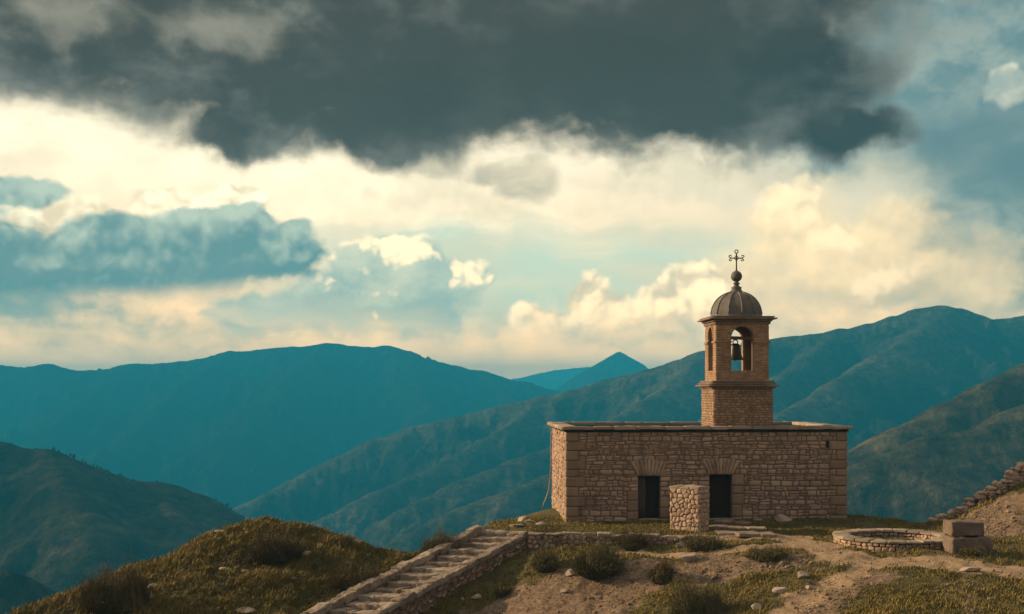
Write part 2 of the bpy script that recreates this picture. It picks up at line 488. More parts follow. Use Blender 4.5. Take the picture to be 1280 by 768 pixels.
def mount_mat():
    m, nt, b = new_mat('mountain scrub and dry grass', 1.0)
    co = objco(nt)
    n1 = noise(nt, co, 0.0035, 6, 0.6, 0.4); n2 = noise(nt, co, 0.02, 6, 0.65); n3 = noise(nt, co, 0.11, 5, 0.7)
    dry = attr(nt, 'dry')  # crest mask: sunlit ridge bands painted into the colour as paler grass
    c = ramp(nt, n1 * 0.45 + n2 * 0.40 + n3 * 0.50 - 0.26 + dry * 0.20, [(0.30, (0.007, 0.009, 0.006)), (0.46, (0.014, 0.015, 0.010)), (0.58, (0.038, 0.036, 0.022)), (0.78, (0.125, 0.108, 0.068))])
    sset(nt, b.inputs['Base Color'], c)
    b.inputs['Specular IOR Level'].default_value = 0.0
    bump(nt, b, n2 * 0.4 + n3 * 0.6, 1.0, 6.0)
    return m
M['mount'] = mount_mat()
# ------------------------------------------------------------------ camera, sun
SUN_EL = R(19); SUN_AZ = R(-76)          # azimuth measured clockwise from straight ahead
cam = bpy.data.cameras.new('camera'); co_ = bpy.data.objects.new('camera', cam); COL.objects.link(co_)
co_.location = (0, 0, CZ); co_.rotation_euler = (R(90), 0, 0)
cam.sensor_width = 36; cam.lens = 36 * F / 1280; cam.shift_y = (HOR - 384) / 1280
cam.clip_start = 0.5; cam.clip_end = 60000
SC.camera = co_
sd = Vector((math.sin(SUN_AZ) * math.cos(SUN_EL), math.cos(SUN_AZ) * math.cos(SUN_EL), math.sin(SUN_EL)))
sl = bpy.data.lights.new('sun', 'SUN'); sl.energy = 5.0; sl.angle = R(0.6); sl.color = (1.0, 0.68, 0.38)
so = bpy.data.objects.new('sun', sl); COL.objects.link(so)
so.rotation_euler = (-sd).to_track_quat('-Z', 'Y').to_euler()

# ------------------------------------------------------------------ the sky: Nishita air with procedural clouds, all by direction
def build_world():
    w = bpy.data.worlds.new('World'); SC.world = w; w.use_nodes = True
    nt = w.node_tree; nt.nodes.clear()
    out = nt.nodes.new('ShaderNodeOutputWorld'); bg = nt.nodes.new('ShaderNodeBackground')
    STR = 0.1; SKYK = 0.95; bg.inputs['Strength'].default_value = STR
    nt.links.new(bg.outputs[0], out.inputs[0])
    sky = nt.nodes.new('ShaderNodeTexSky'); sky.sky_type = 'NISHITA'; sky.sun_disc = False
    sky.sun_elevation = SUN_EL; sky.sun_rotation = SUN_AZ % (2 * math.pi); sky.altitude = 1200; sky.air_density = 1.0; sky.dust_density = 1.5
    tc = nt.nodes.new('ShaderNodeTexCoord').outputs['Generated']
    sx = nt.nodes.new('ShaderNodeSeparateXYZ'); nt.links.new(tc, sx.inputs[0])
    x, y, z = (E(nt, sx.outputs[i]) for i in range(3))
    U = x.op('ARCTAN2', x, y) * 16.0
    V = z.op('ARCSINE', z) * 16.0
    cb = nt.nodes.new('ShaderNodeCombineXYZ'); nt.links.new(U.s, cb.inputs[0]); nt.links.new(V.s, cb.inputs[1])
    P = cb.outputs[0]
    def uv(px, py):
        u = (px - 640) / F; a = math.atan(u); v = (HOR - py) / F
        return a * 16, math.atan(v * math.cos(a)) * 16
    def col(r, g, b, k=1.0):
        return tuple(c * k * SKYK / STR for c in srgb(r, g, b))
    # warped coordinates
    w1 = noise(nt, P, 0.9, 3, 0.5, dim='2D', out='Color')
    w2 = noise(nt, P, 4.0, 4, 0.55, dim='2D', out='Color')
    def warp(a, b, stretch=(1, 1, 0)):
        d1 = vmath(nt, 'MULTIPLY', vmath(nt, 'SUBTRACT', w1, (0.5, 0.5, 0.5)), (a, a, 0))
        d2 = vmath(nt, 'MULTIPLY', vmath(nt, 'SUBTRACT', w2, (0.5, 0.5, 0.5)), (b, b, 0))
        return vmath(nt, 'ADD', P, vmath(nt, 'ADD', d1, d2))
    PS = warp(0.7, 0.12); PC = warp(0.26, 0.11)
    def blobs(pos, lst):
        res = None
        for (px, py, rx, ry) in lst:
            u, v = uv(px, py); a = 100.0 / rx; b = 100.0 / ry
            m = vmath(nt, 'MULTIPLY_ADD', pos, (a, b, 0), (-u * a, -v * b, 0))
            e = 1.0 - E(nt, vmath(nt, 'LENGTH', m))
            res = e if res is None else res.smx(e, 0.25)
        return res
    # billowy detail as a node group evaluated at two places, so that edges towards the light shine
    def puff(pos):
        t = None
        for sc_, am in ((1.5, 1.0), (3.6, 0.5), (8.0, 0.25)):
            n = nt.nodes.new('ShaderNodeTexVoronoi'); n.voronoi_dimensions = '2D'; n.feature = 'SMOOTH_F1'
            n.inputs['Scale'].default_value = sc_; n.inputs['Smoothness'].default_value = 0.35
            nt.links.new(pos, n.inputs['Vector'])
            q = E(nt, n.outputs['Distance']) * (-am); t = q if t is None else t + q
        return t + 0.85
    PP = warp(0.18, 0.13)
    fbA = noise(nt, vmath(nt, 'MULTIPLY', P, (1, 1.6, 1)), 0.75, 4, 0.5, dim='2D')      # broad soft cloud noise
    fbB = noise(nt, vmath(nt, 'MULTIPLY', warp(0.35, 0.08), (1, 1.5, 1)), 1.7, 7, 0.56, dim='2D')
    streak = noise(nt, vmath(nt, 'MULTIPLY', warp(0.5, 0.0), (0.35, 2.4, 1)), 1.2, 4, 0.5, dim='2D')
    pf = puff(PP)
    pfL = puff(vmath(nt, 'ADD', PP, (-0.06, 0.15, 0)))
    lit = (pf - pfL)                                                  # > 0 on the side of the light

    # 0 clear air behind everything: Nishita, then the bright veil of high cloud
    c = sky.outputs[0]
    el = V
    hz = mix(nt, el.ss(0.2, 3.2), col(236, 212, 166, 1.0), col(240, 232, 206, 0.96))
    hz = mix(nt, (U + (fbB - 0.5) * 2.0).ss(0.4, 6.0) * 0.60, hz, col(150, 168, 158))
    aqua = blobs(PS, [(600, 330, 360, 65), (820, 325, 160, 50), (560, 300, 140, 40), (700, 375, 300, 70)])
    hz = mix(nt, (aqua + (streak - 0.5) * 1.0).ss(-0.2, 0.9) * 0.9, hz, col(172, 204, 192))
    hz = mix(nt, (streak + (fbA - 0.5) * 0.7).ss(0.36, 0.72) * 0.42, hz, col(205, 198, 172))
    hz = mix(nt, (blobs(PS, [(330, 215, 460, 85), (60, 170, 240, 60)]) + (fbB - 0.5) * 1.8).ss(-0.2, 1.2) * 0.75, hz, col(255, 247, 216, 1.02))
    hz = mix(nt, (blobs(PS, [(560, 235, 120, 40), (830, 215, 160, 40), (620, 205, 90, 26), (850, 180, 60, 18)]) + (fbB - 0.5) * 1.6 + lit).ss(0.0, 1.0) * 0.45, hz, col(196, 196, 172))
    ov = ramp(nt, fbA, [(0.3, col(148, 132, 116)), (0.6, col(174, 155, 136)), (0.8, col(222, 194, 162))])
    behind = (U.ab()).ss(9.0, 20.0)
    c = mix(nt, 0.9 - (fbB - 0.5).ss(-0.1, 0.3) * 0.25, c, ov)
    c = mix(nt, (1.0 - behind), c, hz)

    # 1 upper right grey blue sheet
    d = blobs(PS, [(1260, 60, 330, 190), (1310, 240, 190, 150), (1120, 90, 150, 110), (1250, 330, 130, 110)])
    c = mix(nt, (d + (fbA - 0.5) * 1.1).ss(-0.15, 0.7) * 0.88, c, mix(nt, (fbB + (fbA - 0.5) * 0.6).ss(0.30, 0.72), col(70, 112, 124), col(128, 148, 146)))
    # 2 right hand cumulus, cream, soft
    d = blobs(PC, [(1000, 290, 85, 75), (985, 245, 45, 32), (1080, 330, 150, 80), (1190, 345, 110, 70), (930, 360, 100, 50), (1240, 360, 70, 50), (1120, 290, 90, 50)])
    q = d * 1.3 + (pf - 0.5) * 0.4 + (fbB - 0.5) * 0.6
    body = mix(nt, (lit * 0.9 + (fbB - 0.5) * 1.0 + 0.6).ss(-0.2, 1.2), col(212, 200, 164), col(244, 224, 178, 1.05))
    body = mix(nt, (blobs(PS, [(1040, 385, 110, 24), (1110, 372, 110, 22), (1230, 300, 110, 70), (1180, 395, 100, 26)]) + (fbB - 0.5) * 1.2).ss(-0.2, 0.9) * 0.7, body, col(168, 166, 146))
    c = mix(nt, q.ss(-0.1, 0.7) * 0.8, c, body)
    # bright lit knobs inside it
    d = blobs(PC, [(985, 245, 48, 36), (1010, 262, 30, 34), (1045, 300, 40, 22), (1110, 345, 36, 22), (1085, 360, 30, 18)])
    c = mix(nt, (d * 1.3 + (pf - 0.5) * 0.6 + lit + (fbB - 0.5) * 0.8).ss(0.0, 0.95) * 0.5, c, col(255, 240, 200, 1.02))
    # 3 central cumulus
    d = blobs(PC, [(735, 375, 38, 44), (765, 395, 64, 42), (690, 405, 56, 34), (840, 385, 66, 48), (880, 360, 54, 38), (800, 408, 124, 28), (660, 395, 30, 26)])
    base = el.ss(0.45, 1.05)
    q = d * 1.5 + (pf - 0.5) * 0.6 + (fbB - 0.5) * 0.25
    body = mix(nt, (lit * 1.5 + (pf - 0.5) * 0.5 + (el - 1.0) * 0.7 + 0.62).ss(-0.1, 1.1), col(198, 194, 168), col(255, 238, 196, 1.15))
    c = mix(nt, q.ss(-0.05, 0.38) * (base * 0.75 + 0.2), c, body)
    c = mix(nt, (blobs(PS, [(770, 416, 120, 20), (690, 428, 80, 18)]) + (fbB - 0.5) * 1.0).ss(-0.2, 0.9) * 0.65, c, col(152, 170, 160))
    # 4 low warm banks at the left foot of the sky
    d = blobs(PS, [(90, 410, 270, 52), (250, 420, 180, 42), (-60, 380, 170, 46)])
    c = mix(nt, (d + (fbB - 0.5) * 1.1 + (streak - 0.5)).ss(-0.1, 0.9) * 0.85, c, mix(nt, (fbB + lit * 0.5).ss(0.33, 0.68), col(132, 156, 150), col(190, 186, 158)))
    # 5 mid cloud with bright crown
    d = blobs(PC, [(470, 355, 90, 60), (540, 355, 76, 56), (430, 380, 130, 56), (350, 396, 120, 40), (505, 398, 110, 44), (570, 345, 66, 30), (500, 318, 80, 34)])
    q = d * 1.5 + (pf - 0.5) * 0.45 + (fbB - 0.5) * 0.4
    crown = ((el - 1.30) * 1.5 + (U + 1.4) * 0.06 + (pf - 0.5) * 0.9 + lit * 1.4 + (fbB - 0.5) * 0.9).ss(-0.15, 0.75)
    body = mix(nt, (fbB + (el - 1.0) * 0.25).ss(0.25, 0.85), col(126, 164, 166), col(184, 200, 184))
    body = mix(nt, crown, body, col(255, 240, 202, 1.08))
    c = mix(nt, q.ss(0.0, 0.4) * (el + (fbB - 0.5) * 0.3).ss(0.48, 0.76) * 0.92, c, body)
    # 6 long blue bank on the left, bright crown behind it
    d = blobs(PC, [(60, 272, 120, 36), (200, 258, 80, 34), (30, 255, 80, 32), (300, 252, 50, 30)])
    c = mix(nt, (d * 1.4 + (pf - 0.5) * 0.7).ss(0.0, 0.4) * 0.9, c, mix(nt, (lit * 1.6 + 0.5).ss(-0.1, 1.1), col(205, 200, 172), col(255, 248, 216, 1.12)))
    d = blobs(PC, [(20, 345, 220, 82), (130, 335, 190, 70), (240, 330, 150, 66), (310, 322, 100, 58), (365, 318, 54, 44), (366, 288, 34, 26), (250, 285, 56, 28), (310, 280, 44, 28), (140, 288, 70, 28), (-40, 320, 120, 80), (20, 238, 74, 20), (-30, 230, 64, 24)])
    q = d * 1.5 + (pf - 0.5) * 0.5 + (fbB - 0.5) * 0.45
    low = (el + (fbB - 0.5) * 0.18 - (U + 6.4) * 0.075).ss(0.84, 1.18)
    body = mix(nt, ((el - 1.6) * 0.75 + (pf - 0.5) * 0.35 + lit * 0.7 + (fbB - 0.5) * 0.8 + 0.3).ss(-0.1, 1.1), col(68, 122, 134), col(158, 184, 174))
    c = mix(nt, (q + (fbB - 0.5) * 0.4).ss(-0.05, 0.42) * (low * 0.93), c, body)
    d = blobs(PS, [(90, 396, 230, 14), (-30, 385, 150, 20)])
    c = mix(nt, (d + (streak - 0.5)).ss(-0.2, 0.8) * 0.75, c, col(104, 144, 148))
    # 7 small grey scud
    d = blobs(PC, [(658, 226, 46, 30), (615, 215, 36, 18), (545, 208, 44, 18)])
    c = mix(nt, (d * 1.3 + (fbB - 0.5) * 0.9).ss(-0.05, 0.6) * 0.75, c, mix(nt, (el - 2.6 + (fbB - 0.5)).ss(-0.3, 0.6), col(150, 152, 138), col(222, 212, 182)))
    # 8 cumulus cap at the right edge
    d = blobs(PC, [(1270, 112, 46, 28), (1255, 100, 24, 22)])
    c = mix(nt, (d * 1.5 + (pf - 0.5) * 0.5).ss(0.0, 0.45) * 0.75, c, mix(nt, (lit * 1.5 + 0.5).ss(-0.1, 1.1), col(150, 166, 160), col(210, 208, 186)))
    d = blobs(PS, [(1210, 170, 130, 50), (1020, 184, 80, 30), (1290, 200, 100, 70)])
    c = mix(nt, (d + (fbB - 0.5) * 1.1).ss(-0.1, 0.8) * 0.8, c, col(78, 112, 122))
    # warm glow low over the ranges
    c = mix(nt, (1.0 - (el + (fbB - 0.5) * 0.9 + (streak - 0.5) * 0.6).ss(0.10, 1.15)) * 0.80, c, col(248, 213, 156, 1.6))
    # 9 the great dark cloud
    PD = warp(0.55, 0.16)
    d = blobs(PD, [(100, -20, 430, 172), (330, 80, 250, 124), (540, 60, 340, 152), (790, 50, 280, 172), (960, 80, 140, 120), (300, 165, 100, 44), (480, 160, 160, 60), (640, -60, 800, 170), (900, -60, 310, 150), (1045, 166, 120, 34), (1000, 100, 130, 96), (870, 140, 160, 60), (400, 115, 140, 70)])
    q = d * 1.5 + (fbA - 0.5) * 0.8 + (fbB - 0.5) * 0.55 + (pf - 0.5) * 0.12
    dk = mix(nt, (fbB * 0.5 + fbA * 0.5 + d * -0.35).ss(0.22, 0.66), col(44, 47, 48), col(106, 110, 106))
    core = (blobs(PS, [(760, 90, 360, 110), (560, 130, 170, 70)]) + (fbB - 0.5) * 0.8).ss(-0.1, 0.9)
    dk = mix(nt, core * 0.85, dk, col(36, 41, 43))
    holes = (blobs(PS, [(75, 12, 90, 40), (275, 30, 110, 40)]) + (fbB - 0.5) * 1.2).ss(-0.2, 1.0)
    dk = mix(nt, holes * 0.5, dk, col(160, 158, 142))
    c = mix(nt, q.ss(-0.05, 0.6) * 0.97, c, dk)
    # towards the horizon the sky glows warmer
    warm = nt.nodes.new('ShaderNodeVectorMath'); warm.operation = 'MULTIPLY'
    nt.links.new(c, warm.inputs[0]); nt.links.new(mix(nt, el.ss(0.0, 3.6), (1.36, 1.10, 0.92), (1.06, 1.0, 0.95)), warm.inputs[1]); c = warm.outputs[0]
    # overhead beyond the frame and below the horizon
    nt.links.new(c, bg.inputs['Color'])
    w.cycles.sampling_method = 'MANUAL'; w.cycles.sample_map_resolution = 512
build_world()

SC.view_settings.view_transform = 'Standard'; SC.view_settings.look = 'None'; SC.view_settings.exposure = 0.55; SC.view_settings.gamma = 1
SC.view_settings.use_curve_mapping = False
SC.cycles.use_denoising = True
try: SC.cycles.denoiser = 'OPENIMAGEDENOISE'
except Exception: pass
SC.cycles.max_bounces = 5; SC.cycles.diffuse_bounces = 3; SC.cycles.volume_bounces = 0
SC.cycles.use_adaptive_sampling = True; SC.cycles.adaptive_threshold = 0.015
# ------------------------------------------------------------------ hilltop ground
def c3(px, py, Y): return ((px - 640) / F * Y, Y, CZ - (py - HOR) / F * Y)
CTRL = []
def cp(px, py, Y): CTRL.append(c3(px, py, Y))
# terrace round the chapel
for p in [(2.7, 64, 0.0), (2.7, 72, 0.05), (9.5, 73, 0.1), (17, 73.0, 0.15), (17.2, 65.2, 0.2), (10, 63.8, 0.1), (6, 62, 0.03), (3, 61, 0.0),
          (1, 63.5, 0.0), (-0.6, 62.5, 0.0), (0.2, 66.5, 0.0), (-1.2, 66.2, -0.25), (5, 60.0, 0.0), (1.2, 60.3, 0.0), (9, 60.5, 0.02), (13, 62, 0.05), (0.8, 70, -0.2),
          (-3.5, 68, -2.2), (-1.2, 72, -1.5), (3, 78, -2), (11, 79, -2.2), (19, 77, -2.5), (20, 70, -1.4), (21, 66.5, -0.4), (19.5, 65, 0.05)]: CTRL.append(p)
# below the terrace wall
cp(665, 692, 58.2); cp(700, 691, 58.1); cp(760, 689, 57.8); cp(830, 686, 57.4); cp(890, 680, 57.4); cp(950, 674, 57.6)
cp(1000, 670, 58); cp(1000, 690, 54.5); cp(900, 695, 54.5); cp(800, 702, 54.8); cp(700, 715, 55.2)
# basin, path and the turf at the right
cp(1115, 685, 54.0); cp(1050, 676, 57); cp(1190, 680, 56); cp(1240, 690, 54.2); cp(1130, 702, 51.5); cp(1280, 712, 50); cp(1115, 667, 59.5); cp(1160, 660, 61.5)
cp(1280, 768, 43.8); cp(1180, 768, 44.2); cp(1060, 768, 45.5); cp(950, 768, 47.2); cp(850, 768, 49.4); cp(720, 768, 52.0); cp(620, 768, 53.6); cp(850, 735, 52); cp(1000, 735, 49)
cp(1400, 768, 43); cp(1400, 700, 52)
# right hand mound
cp(1280, 604, 61.5); cp(1240, 624, 61.5); cp(1205, 641, 61.5); cp(1175, 655, 62); cp(1280, 660, 57.5); cp(1230, 672, 57.5); cp(1360, 585, 61); cp(1360, 640, 57)
CTRL += [(21, 66, -0.7), (25, 67, 0.6), (30, 68, 1.8), (30, 74, -2), (24, 73, -2.5), (38, 60, 5), (38, 70, 2)]
# the stairs: ground lies under them
CTRL += [(0.9, 58.7, -0.85), (-1.2, 56.5, -1.75), (-3.3, 54.0, -2.72), (-5.0, 52.0, -3.4), (-6.5, 50, -4.0),
         (-1.5, 58.8, -1.0), (-3.9, 56.0, -1.75), (-6.2, 53.2, -2.5), (-8.0, 51.0, -3.0),
         (-2.4, 60.6, -0.75), (-4.9, 57.6, -1.45), (-7.0, 55.0, -2.0), (-8.8, 52.5, -2.5), (-10.3, 50, -2.95)]
# left hand knoll
cp(515, 694, 60); cp(460, 682, 60.5); cp(400, 667, 61); cp(330, 656, 62); cp(285, 660, 61.5); cp(240, 681, 60); cp(200, 703, 58.5); cp(150, 722, 57); cp(100, 741, 56); cp(60, 756, 55); cp(20, 768, 54)
cp(430, 705, 57.5); cp(340, 695, 58); cp(240, 725, 55.5); cp(330, 735, 54.5); cp(150, 755, 53.5); cp(300, 768, 51.5); cp(200, 768, 52)
CTRL += [(-4.5, 64, -2.6), (-9, 66, -2.6), (-12.5, 67.5, -2.4), (-17, 65, -3.6), (-21, 62, -5.4), (-24, 57, -5.2), (-26, 52, -5.2), (-12, 74, -7), (-4, 74, -6), (-24, 68, -10), (-34, 56, -10), (-32, 45, -8),
         (-18, 46, -4.6), (-8, 44, -4.6), (0, 45, -4.2), (10, 40, -2.6), (24, 38, -1.6), (40, 40, 0), (0, 34, -4.0), (20, 30, -1.6), (-20, 34, -5)]
CT = np.array(CTRL)
def tps_fit(P, lam=0.03):
    n = len(P); d2 = ((P[:, None, :2] - P[None, :, :2]) ** 2).sum(-1)
    K = np.where(d2 > 0, 0.5 * d2 * np.log(d2 + 1e-12), 0) + lam * np.eye(n)
    Q = np.c_[np.ones(n), P[:, :2]]
    A = np.block([[K, Q], [Q.T, np.zeros((3, 3))]])
    return np.linalg.solve(A, np.r_[P[:, 2], 0, 0, 0])
WT = tps_fit(CT)
def smooth_h(x, y):
    x = np.asarray(x, float); y = np.asarray(y, float); sh = x.shape; x = x.ravel(); y = y.ravel(); out = np.zeros(len(x))
    for i in range(0, len(x), 60000):
        xa, ya = x[i:i + 60000], y[i:i + 60000]
        d2 = (xa[:, None] - CT[None, :, 0]) ** 2 + (ya[:, None] - CT[None, :, 1]) ** 2
        out[i:i + 60000] = (0.5 * d2 * np.log(d2 + 1e-12)) @ WT[:len(CT)] + WT[-3] + WT[-2] * xa + WT[-1] * ya
    return out.reshape(sh)
# chapel frame
BA = math.atan(0.0506); BO = np.array([2.72, 64.0])
def bl(x, y):           # local chapel coordinates of a ground point
    dx = np.asarray(x) - BO[0]; dy = np.asarray(y) - BO[1]
    return dx * math.cos(BA) + dy * math.sin(BA), -dx * math.sin(BA) + dy * math.cos(BA)
def height(x, y):
    x = np.asarray(x, float); y = np.asarray(y, float)
    h = smooth_h(np.clip(x, -34, 40), np.clip(y, 32, 79))
    # far sides fall away to the valley, and the ridge the camera stands on rises
    ex = np.maximum(np.abs(x - 3) - 36, 0); ey = np.maximum(y - 78, 0)
    h = h - 0.55 * ex - 0.62 * ey - 0.004 * ey * ey
    back = sstep(34, 2, y)
    h = h * (1 - back) + 5.0 * back
    # roughness, calm on the terrace
    lx, ly = bl(x, y)
    dterr = np.maximum(np.maximum(-2.5 - lx, lx - 15.5), np.maximum(-4.0 - ly, ly - 9))
    calm = 0.25 + 0.75 * sstep(-0.5, 2.0, dterr)
    kn = sstep(-5, -9, x)
    h = h + calm * (fbm(x * 0.45, y * 0.45, 3, 4) * (0.20 + 0.14 * kn) + fbm(x * 1.7, y * 1.7, 9, 4) * (0.085 + 0.06 * kn) + np.maximum(fbm(x * 4.5, y * 4.5, 15, 3), -0.1) * 0.045)
    return h
def H1(x, y): return float(height(np.array([x]), np.array([y]))[0])
def at(px, py, y0=42.0, y1=80.0):
    Y = np.arange(y0, y1, 0.02); X = (px - 640) / F * Y; Z = CZ - (py - HOR) / F * Y
    g = height(X, Y); i = int(np.argmax(Z <= g)) if (Z <= g).any() else len(Y) - 1
    return (float(X[i]), float(Y[i]), float(g[i]))

# ---- where the ground is bare and where it is gravel (world polylines)
def dpoly(x, y, pts):
    d = np.full(x.shape, 1e9)
    for (x0, y0), (x1, y1) in zip(pts[:-1], pts[1:]):
        vx, vy = x1 - x0, y1 - y0; t = np.clip(((x - x0) * vx + (y - y0) * vy) / (vx * vx + vy * vy), 0, 1)
        d = np.minimum(d, np.hypot(x - x0 - t * vx, y - y0 - t * vy))
    return d
def inpoly(x, y, pts):
    r = np.zeros(x.shape, bool); n = len(pts)
    for i in range(n):
        (x0, y0), (x1, y1) = pts[i], pts[(i + 1) % n]
        c = ((y0 > y) != (y1 > y)) & (x < (x1 - x0) * (y - y0) / (y1 - y0 + 1e-12) + x0)
        r ^= c
    return r
def W2(*pp): return [at(a, b)[:2] for a, b in pp]
PATH1 = W2((935, 668), (990, 675), (1050, 692), (1110, 702), (1180, 706), (1290, 716))
PATH2 = W2((985, 681), (920, 688), (850, 692), (770, 694))
PATH3 = W2((1090, 704), (1060, 722), (1010, 748), (960, 775))
GRAV = W2((575, 790), (600, 755), (660, 728), (720, 708), (790, 699), (900, 696), (1000, 694), (1020, 700), (960, 716), (880, 728), (800, 748), (735, 790))
GRAV2 = W2((960, 790), (985, 752), (1040, 722), (1090, 712), (1120, 722), (1060, 750), (1040, 790))
GRAV3 = W2((1180, 655), (1290, 612), (1290, 668), (1235, 672))
def masks(x, y):
    n = fbm(x * 0.9, y * 0.9, 21, 4)
    b = np.maximum.reduce([sstep(1.9, 0.5, dpoly(x, y, PATH1) + n * 0.9), sstep(0.9, 0.1, dpoly(x, y, PATH2) + n * 0.4), sstep(1.3, 0.2, dpoly(x, y, PATH3) + n * 0.8)])
    g = np.zeros(x.shape)
    for p, k in ((GRAV, 1), (GRAV2, 0.75), (GRAV3, 0.95)):
        d = dpoly(x, y, p + p[:1]); s = np.where(inpoly(x, y, p), d, -d)
        g = np.maximum(g, k * sstep(-0.7, 0.7, s + n * 0.9))
    g = np.maximum(g, 0.45 * sstep(0.28, 0.5, fbm(x * 0.5 + 40, y * 0.5, 33, 4)) * sstep(-6, -2, x))
    lx, ly = bl(x, y)
    return b, g
def axis(a, b, c, d, fine, coarse):
    f = np.arange(b, c, fine); lo = b - np.cumsum(fine * 1.12 ** np.arange(200)); lo = lo[lo > a][::-1]
    hi = c + np.cumsum(fine * 1.12 ** np.arange(200)); hi = hi[hi < d]
    return np.r_[a, lo, f, hi, d]
gx = axis(-170, -24, 27, 170, 0.13, 2); gy = axis(-60, 42.5, 69, 170, 0.11, 2)
GX, GY = np.meshgrid(gx, gy); GZ = height(GX, GY); bb, gg = masks(GX, GY)
GZ = GZ - 0.05 * bb + gg * fbm(GX * 6, GY * 6, 44, 3) * 0.05
o = fast_mesh('hilltop_ground', np.stack([GX, GY, GZ], -1).reshape(-1, 3), grid_loops(len(gx), len(gy)).ravel(), 4, M['ground'], attrs={'bare': bb.ravel(), 'gravel': gg.ravel()})
tag(o, kind='structure')

